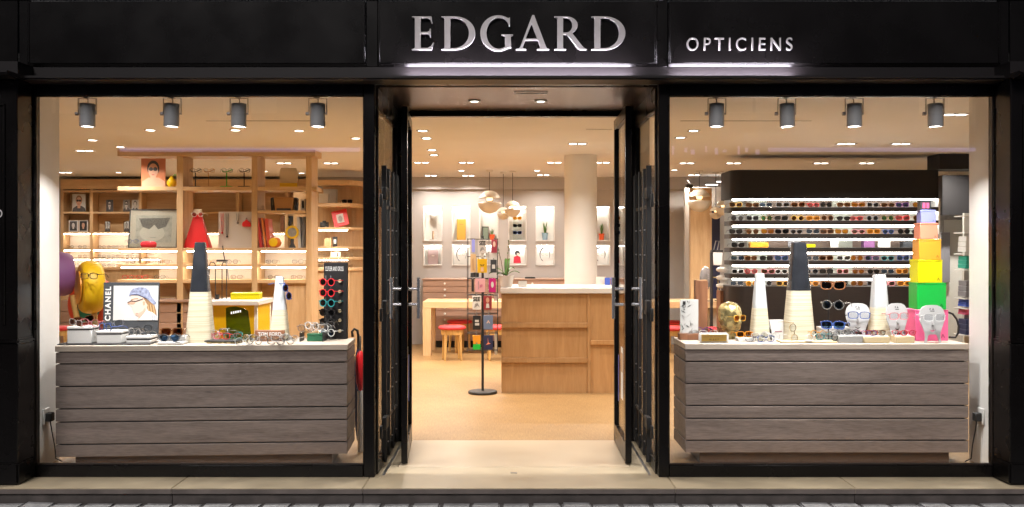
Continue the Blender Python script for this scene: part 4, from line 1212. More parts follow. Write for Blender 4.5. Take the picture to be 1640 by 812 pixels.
G().prism([(-.045, .0), (.045, .0), (.05, .03), (.04, .055), (.018, .062), (.008, .08), (-.008, .08), (-.018, .062), (-.04, .055), (-.05, .03)], -.012, .012).build('body', MATS['signal_red'], c_, bev=.006)
G().tube([(-.006, 0, .0805), (-.004, 0, .10), (.004, 0, .10), (.006, 0, .0805)], .003).build('clasp', m_gold, c_)
# books and ornaments in the right cell
for i, (px, w, h_, mm_, lean) in enumerate(((417, .030, .335, C_('book_red', (.60, .06, .06)), 7), (424, .022, .335, C_('book_orange', (.75, .22, .04)), 7), (430, .035, .325, C_('book_vermilion', (.66, .10, .05)), 6))):
    t = thing('book', ('leftmost red book leaning in the right bookcase cell', 'thin orange book between two red ones in the bookcase', 'thick vermilion book right of the thin orange one')[i], 'book', (X(px, d0) + .02, d0 - .05, zbk + .003), 0, 'leaning red books')
    t.rotation_euler = (0, R(-lean), 0)
    box(-w / 2, w / 2, 0, .20, 0, h_).build('cover', mm_, t, bev=.002)
    box(-w / 2 + .003, w / 2 - .003, .202, .2025, .004, h_ - .004).build('pages', m_paper, t)
t = thing('round_ornament', 'orange ball ornament with a yellow front in the bookcase', 'ornament', (X(443, d0), d0 - .06, zbk))
G().lathe([(.0001, 0), (.03, .004), (.058, .022), (.068, .05), (.066, .07), (.05, .10), (.025, .116), (.0001, .119)], 24).build('ball', C_('ball_orange', (.72, .20, .015)), t)
G().lathe([(.0001, -.068), (.045, -.062), (.05, -.052), (.0001, -.05)], 20).xf(Matrix.Rotation(R(90), 4, 'X') @ Matrix.Scale(-1, 4, (0, 0, 1))).build('front', m_yellow, t, loc=(-.01, -.006, .062))
t = thing('hand_mirror', 'yellow rimmed round hand mirror on a dark foot in the bookcase', 'mirror', (X(470, d0), d0 - .06, zbk))
G().prism([(-.04, 0), (.04, 0), (.015, .05), (.018, .10), (-.018, .10), (-.015, .05)], -.012, .012).build('foot', m_slate, t, bev=.004)
G().lathe([(.052, -.012), (.072, -.010), (.075, 0), (.072, .010), (.052, .012), (.052, -.012)], 28).xf(Matrix.Rotation(R(90), 4, 'X')).build('rim', m_yellow, t, loc=(0, 0, .175))
G().lathe([(.0001, -.004), (.0515, -.004), (.0515, .004), (.0001, .004)], 24).xf(Matrix.Rotation(R(90), 4, 'X')).build('glass', m_midgrey, t, loc=(0, 0, .175))
G().cyl((0, 0, .251), (0, 0, .29), .008, n=8).build('stem', m_gold, t)
for i in range(2):
    t = thing('book', ('pale grey' if i == 0 else 'dark grey') + ' tall book at the right end of the right bookcase cell', 'book', (X(480.5 + i * 5, d0), d0 - .02, zbk), 0)
    t.rotation_euler = (0, R(-3 + 6 * i), 0)
    box(-.016, .016, 0, .2, 0.002, .35).build('cover', m_midpanel if i else m_palegrey, t, bev=.002)
    box(-.012, .012, .2005, .201, .006, .345).build('pages', m_paper, t)
zs2 = bz(337) + .0005
t = thing('leather_box', 'tan box between black ends on the short bookcase shelf', 'box', (X(456, d0), d0, zs2))
G().prism([(-.10, 0), (.10, 0), (.115, .15), (-.115, .15)], -.05, .05).build('body', C_('tan_leather', (.42, .22, .075)), t, bev=.008)
for s in (-1, 1): G().prism([(s * .117, .0), (s * .145, .0), (s * .15, .14), (s * .118, .15)], -.045, .045).build('end', m_ink, t, bev=.004)
box(-.08, .08, -.052, -.0505, .0, .025).build('label_plate', m_slate, t)
t = thing('small_box', 'small white and black box at the right end of the short bookcase shelf', 'box', (X(485, d0), d0, zs2))
box(-.025, .025, 0, .06, 0, .13).build('body', m_paper, t, bev=.002); box(-.010, .014, -.002, -.0005, .03, .11).build('window', m_ink, t)
t = thing('clear_ornament', 'small clear ornament at the left end of the short bookcase shelf', 'ornament', (X(423, d0), d0 - .05, zs2))
G().lathe([(.0001, 0), (.03, 0), (.028, .01), (.008, .02), (.02, .04), (.008, .055), (.0001, .056)], 14).build('body', LN['clear'], t)
# dark books seen through the cell, standing on the far shelving
for i, px in enumerate((452, 459, 466)):
    t = thing('book', ('dark brown', 'gold edged black', 'black')[i] + ' book on the far shelving seen through the right bookcase cell', 'book', (X(px, SD + .03), SD + .03, sz(371) + .0005), 0)
    box(-.028, .028, 0, .16, 0, .24).build('cover', (m_brownwood, m_gold, m_ink)[i], t, bev=.002); box(-.022, .022, .1605, .161, .004, .236).build('pages', m_paper, t)

# ================================================================ THINGS ON THE FAR SHELVING
ds = SD + .06
portrait('photo_print', 'photo of a bearded face in sunglasses on the far shelving', 'photo', 116, 137, 311, 339, ds, sz(339), m_palegrey, m_skin, m_hair, m_cloth)
for i, (a, b_) in enumerate(((170, 181), (197, 208), (211, 222))):
    portrait('photo_print', ('small dark', 'silver grey', 'pale grey')[i] + ' photo print on the upper far shelf, ' + ORD[i + 1] + ' of four', 'photo', a, b_, 320, 339, ds, sz(339), (m_cloth, m_midgrey, m_palegrey)[i], m_palegrey, m_ink, m_cloth, None, i != 2)
for i, (a, b_) in enumerate(((110, 124.5), (126, 140.5))):
    portrait('framed_photo', ('left' if i == 0 else 'right') + ' one of two white framed photos on the far shelving', 'photo', a, b_, 353, 371, ds, sz(371), m_cloth if i == 0 else m_ink, m_skin if i else m_palegrey, m_ink, m_ink, m_gloss_white, False)
for i, (a, b_) in enumerate(((168, 176), (198, 207))):
    portrait('framed_photo', ('left' if i == 0 else 'right') + ' one of two small black framed photos on the far shelving', 'photo', a, b_, 354, 371, ds, sz(371), m_palegrey, m_midgrey, m_ink, m_cloth, m_ink, False)
# on the corner shelving
t = thing('white_box', 'white lidded box on the upper corner shelf', 'box', (X(518, CD + .1), CD + .1, cz_(325) + .0005)); box(-.065, .065, 0, .12, 0, .11).build('body', m_gloss_white, t, bev=.003); box(-.067, .067, -.002, .122, .1105, .135).build('lid', m_gloss_white, t, bev=.003)
t = thing('grey_box', 'pale grey tall box behind the white one on the corner shelf', 'box', (X(528, CD + .28), CD + .28, cz_(325) + .0005)); box(-.09, .09, 0, .12, 0, .18).build('body', m_palegrey, t, bev=.003); box(-.092, .092, -.002, .122, .1805, .21).build('lid', m_palegrey, t, bev=.003)
specs('black sunglasses lying on the upper corner shelf', (X(556, CD + .12), CD + .12, cz_(325) + .001), 'black', 'dark', 'square', .005, .3, sc=1.1)
t = thing('framed_card', 'red framed card leaning on the corner shelf', 'card', (X(548, CD + .12), CD + .12, cz_(364) + .001)); t.rotation_euler = (R(-14), R(-14), 0)
box(-.11, .11, 0, .015, .02, .26).build('frame', MATS['signal_red'], t, bev=.003); flat(t, rect(-.05, .05, .07, .20), m_palegrey, -.001, 'print')
flat(t, ell(.0, .13, .03, .045), m_midgrey, -.003, 'print')
t = thing('clear_block', 'tall clear acrylic block beside the red framed card', 'block', (X(565, CD + .15), CD + .22, cz_(364) + .0005)); box(-.03, .03, 0, .06, 0, .27).build('block', m_acryl, t, bev=.003)
t = thing('camera', 'black camera shaped ornament on the corner shelf', 'camera', (X(519, CD + .12), CD + .12, cz_(364) + .0005))
box(-.06, .06, 0, .05, 0, .075).build('body', m_ink, t, bev=.006); G().cyl((0, -.04, .035), (0, -.0005, .035), .028, n=16).build('lens', m_slate, t); box(-.025, .025, .005, .045, .0755, .095).build('finder', m_ink, t, bev=.004)
t = thing('dark_card', 'small black framed card on the lit corner shelf', 'card', (X(536.5, CD + .1), CD + .1, cz_(395) + .0005)); box(-.033, .033, 0, .012, 0, .14).build('frame', m_ink, t, bev=.003); flat(t, rect(-.018, .018, .04, .10), m_palegrey, -.001)
t = thing('oak_block', 'small oak block on the lit corner shelf', 'block', (X(524, CD + .12), CD + .16, cz_(395) + .0005)); box(-.05, .05, 0, .1, 0, .12).build('block', m_oakv, t, bev=.004)
t = thing('cream_card', 'cream card with a dark figure on the middle lit corner shelf', 'card', (X(537, CD + .12), CD + .14, cz_(412) + .0005)); box(-.07, .07, 0, .01, 0, .075).build('sheet', m_cream, t); flat(t, rect(.02, .035, .01, .06), m_ink, -.001)

# ================================================================ LEFT PODIUM
def dep(py): return DIST * (PPM * (EYE - PT) / (py - VY) - 1)      # depth of a point standing on a podium top
def loft(sections, n=32, e=.32, c=(0, 0, 0)):                       # rounded square sections
    g = G(); vs = []; fs = []
    for (z, r_) in sections:
        for k in range(n):
            a = 2 * math.pi * (k + .5) / n
            cs_, sn = math.cos(a), math.sin(a)
            vs.append((r_ * math.copysign(abs(cs_) ** e, cs_), r_ * math.copysign(abs(sn) ** e, sn), z))
    for i in range(len(sections) - 1):
        for k in range(n): fs.append((i * n + k, i * n + (k + 1) % n, (i + 1) * n + (k + 1) % n, (i + 1) * n + k))
    fs += [tuple(range(n - 1, -1, -1)), tuple(range((len(sections) - 1) * n, len(sections) * n))]
    return g.add(vs, fs)
# plywood: fine level layers
mp_, n_, l_, b_p = _nt('plywood_layers')
tc_ = n_.new('ShaderNodeTexCoord'); ma = n_.new('ShaderNodeMapping'); ma.inputs['Scale'].default_value = (1.5, 1.5, 95)
l_.new(tc_.outputs['Object'], ma.inputs[0])
nz_ = n_.new('ShaderNodeTexNoise'); nz_.inputs['Scale'].default_value = 1.0; nz_.inputs['Detail'].default_value = 3
l_.new(ma.outputs[0], nz_.inputs['Vector'])
cr_ = n_.new('ShaderNodeValToRGB')
cr_.color_ramp.elements[0].position = .36; cr_.color_ramp.elements[0].color = (.47, .41, .28, 1)
cr_.color_ramp.elements[1].position = .60; cr_.color_ramp.elements[1].color = (.64, .585, .45, 1)
l_.new(nz_.outputs[0], cr_.inputs[0]); l_.new(cr_.outputs[0], b_p.inputs['Base Color']); b_p.inputs['Roughness'].default_value = .55
bp_ = n_.new('ShaderNodeBump'); bp_.inputs['Strength'].default_value = .08; bp_.inputs['Distance'].default_value = .002
l_.new(nz_.outputs[0], bp_.inputs['Height']); l_.new(bp_.outputs[0], b_p.inputs['Normal'])
m_ply = mp_
m_glazeb = mat('black_glaze', (.020, .022, .027), .16, var=.2, scale=14, rvar=.08)
m_glazew = mat('white_glaze', (.50, .52, .54), .16, var=.04, scale=5)
def cone(px, wb, wt, py_t, py_s, py_b, top, label):
    d = dep(py_b)
    t = thing('display_cone', label, 'display cone', (X(px, d), d, PT + .0005), R(3), 'tapered display cones')
    k = K(d); H = Z(py_t, d) - PT; hs = Z(py_s, d) - PT
    r0, r1 = wb / 2 / k, wt / 2 / k
    rs = r0 + (r1 - r0) * hs / H
    loft([(0, r0), (hs - .001, rs)], e=.45).build('wooden_base', m_ply, t)
    rm = rs
    loft([(hs, rs), (hs + .004, rs * .995), (H - .012, r1 * 1.02), (H - .003, r1 * .97), (H, r1 * .86)], e=.45).build('glazed_top', m_glazeb if top == 'black' else m_glazew, t)
    return t
cone(321, 43, 16, 388, 467, 547, 'black', 'tall black topped wooden cone standing on the left podium')
cone(448, 31, 12, 443, 496, 545, 'white', 'white topped wooden cone on the left podium hung with glasses')
cone(1216.5, 30, 13, 438, 493, 545, 'white', 'white topped wooden cone beside the golden head')
cone(1279, 46, 21, 388, 465, 545.5, 'black', 'tall black topped wooden cone standing on the right podium')
cone(1408, 32, 18, 440, 492, 544, 'white', 'white topped wooden cone between two white face stands')
specs('blue sunglasses hung over the white cone on the left podium', (X(459, .6), dep(545) - .055, Z(470, .6)), 'blue', 'dark', 'round', .005, R(60), ry=R(60))

# photo panel
d = .64
t = thing('advertising_display', 'slate panel with CHANEL lettering and a photo of a person in cap and glasses', 'advertisement', (X(208, d), d, PT + .0005)); t.rotation_euler = (R(-3), 0, 0)
k = K(d)
q5 = lambda zx, zy: ((60 + zx / 4.778 - 208) / k, Z(400 + zy / 4.778, d) - PT)
a, b_ = q5(497, 250), q5(922, 700)
box(a[0], b_[0], 0, .02, 0, a[1]).build('board', m_slate, t, bev=.003)
a, b_ = q5(576, 276), q5(918, 541)
ph = box(a[0], b_[0], -.003, -.0005, b_[1], a[1]).build('photo', m_palegrey, t)
fq = lambda pts, m_, y, nm: G().prism([q5(*p) for p in pts], y - .0006, y).build(nm, m_, ph, smooth=False)
fq([(790, 362), (850, 375), (888, 415), (905, 465), (914, 535), (870, 535), (845, 470), (825, 420)], m_hair, -.0035, 'printed_hair')
fq([(712, 350), (800, 360), (838, 425), (826, 470), (800, 500), (792, 539), (762, 539), (772, 512), (745, 500), (733, 478), (722, 458), (728, 446), (701, 428), (714, 398)], m_skin2, -.0043, 'printed_face')
fq([(770, 539), (800, 505), (830, 465), (878, 480), (917, 512), (917, 539)], m_paper, -.0051, 'printed_collar')
for sx_0 in (878, 892, 905): fq([(sx_0, 539), (sx_0 + 5, 539), (sx_0 + 5, 500), (sx_0, 495)], m_bluegrey, -.0058, 'printed_stripe')
fq([(694, 358), (703, 322), (728, 297), (778, 285), (824, 292), (850, 314), (864, 352), (908, 408), (890, 424), (832, 378), (760, 346), (714, 349)], m_bluegrey, -.0051, 'printed_cap')
fq([(684, 410), (690, 398), (716, 391), (745, 396), (805, 374), (806, 379), (748, 402), (741, 414), (715, 419), (694, 416)], m_skin, -.0056, 'printed_lens')
fq([(684, 404), (716, 389), (745, 394), (805, 373), (806, 380), (746, 401), (716, 396), (688, 409)], m_ink, -.0062, 'printed_glasses')
fq([(800, 400), (812, 392), (822, 402), (818, 425), (806, 430)], m_skin, -.0051, 'printed_ear')
fq([(745, 500), (800, 470), (822, 440), (826, 470), (800, 500), (792, 539), (775, 539), (772, 512)], C_('printed_shadow_skin', (.60, .42, .33)), -.0049, 'printed_jaw_shadow')
fq([(708, 384), (735, 374), (765, 372), (765, 377), (736, 380), (710, 389)], m_hair, -.0056, 'printed_brow')
for hx0 in (838, 858, 878): fq([(hx0, 420), (hx0 + 6, 420), (hx0 + 26, 530), (hx0 + 18, 532)], C_('printed_blond', (.58, .40, .20)), -.0042, 'printed_strand')
fq([(705, 345), (760, 340), (830, 372), (832, 378), (760, 346), (706, 350)], m_navy, -.0058, 'printed_cap_band')
fq([(748, 488), (760, 484), (772, 488), (760, 493)], C_('printed_pink', (.55, .25, .22)), -.0051, 'printed_mouth')
a = q5(556, 545)
text(t, 'CHANEL', m_gloss_white, .045 * .93, (a[0], -.0008, a[1]), rot=(R(90), R(-90), 0), ext=.0006, width=q5(0, 283)[1] - q5(0, 545)[1], bold=.035)

# white riser boxes on a black tray
d = .235
k = K(d)
t = thing('tray', 'thin black tray under the three white riser boxes', 'tray', (X(173, d + .1), d + .04, PT + .0005), R(3.0)); box(-.31, .315, -.02, .17, 0, .008).build('plate', m_ink, t, bev=.002)
wn_ = 0
for i, (a, b_, top) in enumerate(((108, 146, 523), (155, 194, 530), (202.5, 241, 538.5))):
    dd = d + .045 + .05 * i * .4
    t = thing('riser_box', ('tallest', 'middle', 'lowest')[i] + ' of the three white riser boxes before the photo panel', 'riser box', (X((a + b_) / 2, dd), dd, PT + .009), R(3.0), 'white riser boxes')
    w = (b_ - a) / 2 / K(dd); H = Z(top, dd) - PT - .009
    box(-w, w, 0, .15, 0, H - .026).build('body', m_gloss_white, t, bev=.003)
    box(-w + .002, w - .002, .002, .148, H - .0255, H - .0185).build('band', m_ink, t)
    box(-w - .002, w + .002, -.002, .152, H - .018, H).build('lid', m_gloss_white, t, bev=.004)
    for q, (fc, lc, kk) in enumerate(((('silver', 'brown', 'square'), ('tortoise', 'brown', 'cat'), ('pink', 'clear', 'round')), (('blue', 'clear', 'round'), ('grey', 'clear', 'square')), (('silver', 'clear', 'round'), ('black', 'clear', 'round'), ('silver', 'clear', 'cat')))[i]):
        specs(fc + ' framed glasses, ' + ORD[q] + ' from the left on the ' + ('tallest', 'middle', 'lowest')[i] + ' white riser box', (X((a + b_) / 2, dd) + (q - .8) * .048, dd + .03 + .03 * (q % 2), PT + .009 + H + .001 + (.018 if q == 1 else 0)), fc, lc, kk, .004, (-.5, .35, .1)[q], ry=(.12, -.25, .1)[q] * (1 if q != 1 else .6), group='glasses on the white riser boxes')
d = .24
t = thing('riser_tray', 'flat white tray with two dark sunglasses left of the tall black cone', 'tray', (X(270, d), d + .03, PT + .0005), R(3)); box(-.085, .085, 0, .14, 0, .02).build('base', m_gloss_white, t, bev=.004)
box(-.075, .085, .07, .14, .0205, .055).build('step', m_gloss_white, t, bev=.004)
specs('tortoise sunglasses on the rear step of the flat white tray', (X(268, d), d + .09, PT + .057), 'tortoise', 'brown', 'square', .006, .1, sc=1.15)
specs('dark blue sunglasses lying at the front of the flat white tray', (X(268, d), d + .04, PT + .0215), 'grey', 'blue', 'aviator', .006, -.1, sc=1.15)

# padded discs behind the podium
def disc(px, py, dia, thick, d, axis_deg, m_, label, rings, leg, tilt=0.0):
    r_, h_ = dia / 2 / K(d), thick / 2 / K(d)
    t = thing('round_cushion', label, 'cushion', (X(px, d), d, Z(py, d)), 0, 'large round coloured cushions')
    pr = [(r_ * .62, -h_), (r_ * .80, -h_)] + [(r_ * .80 + r_ * .20 * math.sin(R(a)), -h_ * math.cos(R(a))) for a in range(15, 180, 15)] + [(r_ * .80, h_), (.0001, h_)]
    M_ = Matrix.Rotation(R(axis_deg), 4, 'Z') @ Matrix.Rotation(R(tilt), 4, 'X') @ Matrix.Rotation(R(90), 4, 'X')
    M_ = Matrix.Rotation(R(axis_deg), 4, 'Z') @ Matrix.Rotation(R(90 + tilt), 4, 'X')
    # local -z of the profile ends up facing the viewer's side of the axis
    F = Matrix.Scale(-1, 4, (0, 0, 1))
    G().lathe(pr, 40).xf(M_ @ F).build('body', m_, t)
    rr = r_ * .62
    for i, (mm_, fr) in enumerate(rings):
        r2 = r_ * .62 * fr[0]; r1 = r_ * .62 * fr[1]
        zi = -h_ - .011 - .0015 * (len(rings) - i)
        G().lathe([(max(r2, .0001), zi), (r1, zi), (r1, zi + .01), (max(r2, .0001), zi + .01)], 32).xf(M_ @ F).build('ring', mm_, t)
    if leg:
        g = G().tube([(leg[0], .02, -r_ * .93), (leg[1], .03, PT - Z(py, d) - .02), (leg[1] * 1.3, .03, -Z(py, d) + .001)], [.022, .022, .026], 10)
        g.build('stick', m_stoolwood, t)
    return t
rg = [(m_teal, (.86, 1)), (m_yellow, (.70, .855)), (m_pink, (.52, .695)), (m_orange, (.30, .515)), (m_lav, (0, .295))]
disc(93, 439, 72, 40, 1.05, -54, m_purple, 'large purple padded disc half hidden at the left window edge', rg, (.10, .16))
disc(145, 460, 85, 32, 1.10, -56, m_toyyellow, 'tall yellow padded disc wearing black eyeglasses behind the podium', [(m_orange, (.8, 1)), (m_lav, (.6, .795)), (m_salmon, (.3, .595)), (m_teal, (0, .295))], (.02, .03))
disc(150, 488, 88, 30, 1.50, -18, m_toyred, 'red orange padded ring behind the yellow disc', [(m_teal, (.78, 1)), (m_blue, (.55, .775)), (m_yellow, (0, .545))], (.05, .06), tilt=0)
specs('thin black eyeglasses worn by the yellow padded disc', (X(151, .95), .86, Z(447, .93)), 'black', 'clear', 'square', .004, R(-8), sc=1.05)

# green acrylic plate
d = .62; k = K(d)
t = thing('acrylic_plate', 'dark green translucent curved plate standing before the yellow desk', 'plate', (X(381, d), d, PT + .0005)); t.rotation_euler = (R(-6), 0, 0)
q6 = lambda zx, zy: ((320 + zx / 4.775 - 381) / k, Z(400 + zy / 4.775, d) - PT)
o6 = [q6(*p) for p in ((205, 690), (192, 446), (225, 437), (270, 433), (320, 446), (362, 466), (378, 560), (396, 690))]
G().prism(o6, -.004, .004).build('plate', m_acgreen, t)
for i in range(5):
    a = q6(233 + i * 17, 492 - i * 3); box(a[0], a[0] + .008, -.0062, -.0048, a[1], a[1] + .016).build('mark', m_gloss_white, t)
def cluster(name, label, px, py, n, cols, spread, z0=0.0, gname=None, seed=1, lens='clear'):
    rr = random.Random(seed); d = dep(py)
    for i in range(n):
        fc = cols[i % len(cols)]
        specs(fc + ' framed glasses, ' + ORD[i] + ' from the left ' + label, (X(px, d) + (i - (n - 1) / 2) * spread / max(1, n - 1), d + rr.uniform(-.02, .035), PT + z0 + .001 + (.02 if i % 2 else 0)), fc, lens if not isinstance(lens, list) else lens[i % len(lens)], rr.choice(['round', 'square', 'cat']), .004, rr.uniform(-.7, .7), ry=rr.uniform(-.2, .2) if i % 2 else 0, group=gname or label)
d = dep(549)
t = thing('display_tray', 'black tray on a gold base right of the tall black cone', 'tray', (X(357, d), d - .05, PT + .0005), R(-4))
box(-.10, .11, .0, .14, 0, .010).build('base', m_gold, t, bev=.002); box(-.115, .12, -.01, .15, .0105, .02).build('plate', m_ink, t, bev=.002)
cluster('c', 'on the black and gold tray', 357, 548, 5, ['pink', 'clear', 'red', 'silver', 'teal'], .14, .021, 'glasses on the black and gold tray', 3)
cluster('c', 'left of the brown lettered sign', 402, 552.5, 4, ['clear', 'gold', 'silver', 'clear'], .09, 0, 'glasses heaped left of the sign', 4)
cluster('c', 'at the foot of the white cone, left podium', 452, 552.5, 4, ['silver', 'clear', 'gold', 'white'], .09, 0, 'glasses heaped under the white cone', 5)
d = dep(546.5)
t = thing('brand_sign', 'dark brown block sign reading TOM FORD before the white cone', 'sign', (X(432, d), d, PT + .0005)); box(-.106, .106, 0, .03, 0, .078).build('block', m_brownwood, t, bev=.003)
text(t, 'TOM FORD', m_gloss_white, .028, (-.084, -.001, .036), ext=.0008, width=.166, bold=.012)
d = dep(547)
t = thing('clear_table', 'small clear table with a green box before the black tower', 'stand', (X(503, d), d, PT + .0005))
box(-.10, .12, -.02, .12, .062, .068).build('top', m_acryl, t); box(-.10, -.094, -.018, .118, 0, .0615).build('leg', m_ink, t); box(.062, .068, -.018, .118, 0, .0615).build('leg', m_ink, t)
t = thing('green_box', 'green box under the small clear table on the left podium', 'box', (X(504, d), d, PT + .0005)); box(-.055, .055, .0, .09, 0, .04).build('body', C_('deep_green', (.015, .12, .06)), t, bev=.003); box(-.056, .056, -.001, .091, .0405, .056).build('lid', MATS['deep_green'], t, bev=.003)
cluster('c', 'on the small clear table, left podium', 505, 547, 4, ['silver', 'clear', 'white', 'silver'], .14, .069, 'glasses on the small clear table', 6)
# black tower with six sunglasses
d = .70; k = K(d)
t = thing('display_tower', 'black upright stand lettered CUTLER AND GROSS with rows of sunglasses', 'display stand', (X(537, d), d, PT + .0005))
H = Z(421, d) - PT; w = 18.5 / k
box(-w, w, .0, .06, 0, H).build('panel', m_fascia_in, t, bev=.003)
text(t, 'CUTLER AND GROSS', m_gloss_white, 7 / k, (-w + .012, -.0008, Z(434, d) - PT), ext=.0005, width=29 / k, bold=.0)
for px in (524, 532): G().cyl(((px - 537) / k, -.05, 0.0), ((px - 537) / k, -.05, Z(441, d) - PT), .0035, n=8).build('rod', m_chrome, t)
for i, py in enumerate((450, 467, 483, 498, 513, 530)):
    z = Z(py, d)
    for q, px in enumerate((544.5,)): G().lathe([(.0001, 0), (.012, .002), (.012, .012), (.0001, .014)], 10).xf(Matrix.Rotation(R(90), 4, 'X')).build('peg', m_lightwood, t, loc=((px - 537) / k, -.001, z - PT))
    specs(('bright red', 'deep red', 'pale blue', 'black', 'navy', 'white')[i] + ' sunglasses, ' + ORD[i] + ' from the top on the black upright stand', (X(527, d), d - .075, z - .03), ('red', 'red', 'teal', 'black', 'black', 'white')[i], 'dark' if i != 5 else 'blue', 'round', .0055, R(-22), group='sunglasses on the black upright stand')
# umbrellas beside the podium
t = thing('umbrella', 'closed black umbrella with crook handle at the right end of the left podium', 'umbrella', (X(570, 1.0), 1.0, 0))
k = K(1.0); zt_ = Z(527, 1.0)
G().tube([(-.025, 0, zt_ - .06), (-.03, 0, zt_ - .02), (-.012, 0, zt_ + .0), (.012, 0, zt_ - .012), (.018, 0, zt_ - .05), (.018, 0, zt_ - .15)], .010, 8).build('crook_handle', m_ink, t)
G().lathe([(.0001, .03), (.012, .05), (.045, .30), (.038, .45), (.022, zt_ - .20), (.010, zt_ - .15)], 12, (.018, 0, 0)).build('canopy', m_navy, t)
G().cyl((.018, 0, 0), (.018, 0, .05), .005, n=6).build('tip', m_steel, t)
t = thing('umbrella', 'closed red umbrella standing beside the left podium', 'umbrella', (X(577, .80), .80, 0))
G().lathe([(.0001, .45), (.015, .46), (.030, .52), (.036, .62), (.032, .70), (.018, .74), (.010, .75)], 14).build('canopy', MATS['signal_red'], t)
G().cyl((0, 0, .745), (0, 0, .86), .007, n=8).build('shaft', m_steel, t); G().cyl((0, 0, .0), (0, 0, .452), .02, n=10).build('lower_sleeve', m_gloss_white, t)

# yellow desk and its things
d = 3.0; k = K(d)
t = thing('yellow_desk', 'white framed desk with yellow panels behind the left podium', 'desk', (X(376, d), d, 0))
x0_, x1_ = (336 - 376) / k, (412 - 376) / k; zt_ = Z(481.5, d)
box(x0_ - .02, x1_ + .02, -.02, .56, zt_ - .045, zt_).build('top', m_gloss_white, t, bev=.004)
for xx in (x0_, x1_ - .03):
    for yy in (0, .51): box(xx, xx + .03, yy, yy + .03, 0, zt_ - .0455).build('leg', m_gloss_white, t, bev=.003)
box(x0_ + .031, x1_ - .031, .006, .02, .12, zt_ - .046).build('front_panel', m_yellow, t); box(x1_ - .02, x1_ - .006, .031, .509, .12, zt_ - .046).build('side_panel', m_yellow, t); box(x0_ + .006, x0_ + .02, .031, .509, .12, zt_ - .046).build('side_panel', m_yellow, t)
t = thing('yellow_box', 'flat bright yellow box lying on the yellow desk', 'box', (X(394, d + .25), d + .22, zt_ + .0005), R(8)); box(-.14, .14, 0, .22, 0, .045).build('body', m_lemon, t, bev=.003); box(-.142, .142, -.002, .222, .0455, .062).build('lid', m_lemon, t, bev=.003)
t = thing('wire_stand', 'thin black wire jewellery stand on the yellow desk', 'stand', (X(350, d + .2), d + .2, zt_ + .0005)); k = K(d + .2)
for x in (-.055, .03):
    pass
G().tube([(-.09, 0, 0), (-.09, 0, .34), (-.075, 0, .365), (-.045, 0, .365), (-.03, 0, .34), (-.03, 0, .0)], .005).build('left_hoop', m_ink, t)
G().tube([(.02, .05, 0), (.02, .05, .34), (.03, .05, .365), (.055, .05, .365), (.065, .05, .34), (.065, .05, 0)], .005).build('right_hoop', m_ink, t)
box(-.02, .075, -.01, .06, .372, .392).build('shelf_plate', m_ink, t, bev=.003)
G().tube([(.04, 0, .53), (.05, 0, .45), (.06, 0, .393)], .006).build('branch', m_ink, t); G().tube([(.075, 0, .375), (.09, 0, .28), (.10, 0, .19)], .006).build('branch', m_steel, t)
box(-.03, .0, .0, .03, .0005, .05).build('foot', m_ink, t)

# ================================================================ RIGHT PODIUM
# printed plant panel with a brown base
d = dep(544); k = K(d)
t = thing('print_panel', 'black and white leaf print on a brown wooden base, right podium', 'print', (X(1104, d), d, PT + .0005))
box(-.075, .075, -.03, .06, 0, .045).build('base', m_brownwood, t, bev=.003)
w = 14.5 / k; h = Z(480, d) - PT
box(-w, w, 0, .02, .046, h).build('sheet', m_palegrey, t, bev=.001)
rr = random.Random(9)
for i in range(26):
    u, v = rr.uniform(-.85, .8) * w, .05 + (h - .06) * rr.random() ** (1.6 if i % 2 else .6)
    if abs(v - h * .55) < h * .12 and i % 3: continue
    a_ = rr.uniform(20, 160); L_ = rr.uniform(.008, .03); th_ = rr.uniform(.0012, .004)
    c_, s_ = math.cos(R(a_)), math.sin(R(a_))
    cl = lambda p: (max(-w * .97, min(w * .97, p[0])), max(.048, min(h - .004, p[1])))
    pts = [cl((u - c_ * L_, v - s_ * L_)), cl((u + s_ * th_, v - c_ * th_)), cl((u + c_ * L_, v + s_ * L_)), cl((u - s_ * th_, v + c_ * th_))]
    G().prism(pts, -.002 - .0004 * (i % 4), -.0008).build('printed_leaf', m_slate if i % 3 else m_midgrey, t, smooth=False)
flat(t, rect(-w * .72, -w * .42, h - .035, h - .012), m_ink, -.003, 'printed_mark')
cluster('c', 'before the leaf print, right podium', 1134, 544, 5, ['silver', 'purple', 'white', 'black', 'tortoise'], .13, 0.02, 'glasses heaped before the leaf print', 11)
t = thing('riser_block', 'low brown wooden block under glasses beside the leaf print', 'block', (X(1134, dep(544)), dep(544) - .03, PT + .0005)); box(-.075, .075, 0, .15, 0, .02).build('block', m_brownwood, t, bev=.003)
d = dep(549.5); k = K(d)
t = thing('brand_plaque', 'white block with a gold plate reading OLIVER PEOPLES, front of right podium', 'sign', (X(1143.5, d), d, PT + .0005))
box(-.105, .105, 0, .03, 0, .072).build('block', m_gloss_white, t, bev=.010, seg=3); pl_ = box(-.088, .088, -.0025, -.0005, .012, .060).build('plate', C_('brass_plate', (.60, .38, .10), .3, metal=.5), t)
text(pl_, 'OLIVER PEOPLES', m_hair, .011, (-.072, -.003, .040), ext=.0004, width=.144, bold=.01); text(pl_, 'WEST', m_ink, .011, (-.034, -.003, .019), ext=.0004, width=.068, bold=.02)
# brown post
t = thing('brown_post', 'tall brown square wooden post behind the leaf print', 'post', (X(1122, .80), .80, PT + .0005)); h = Z(449, .8) - PT
box(-.044, .046, -.04, .035, 0, h).build('post', m_brownwood, t, bev=.004); box(-.04, .042, -.036, .031, h + .0003, h + .004).build('cap', m_tan, t)

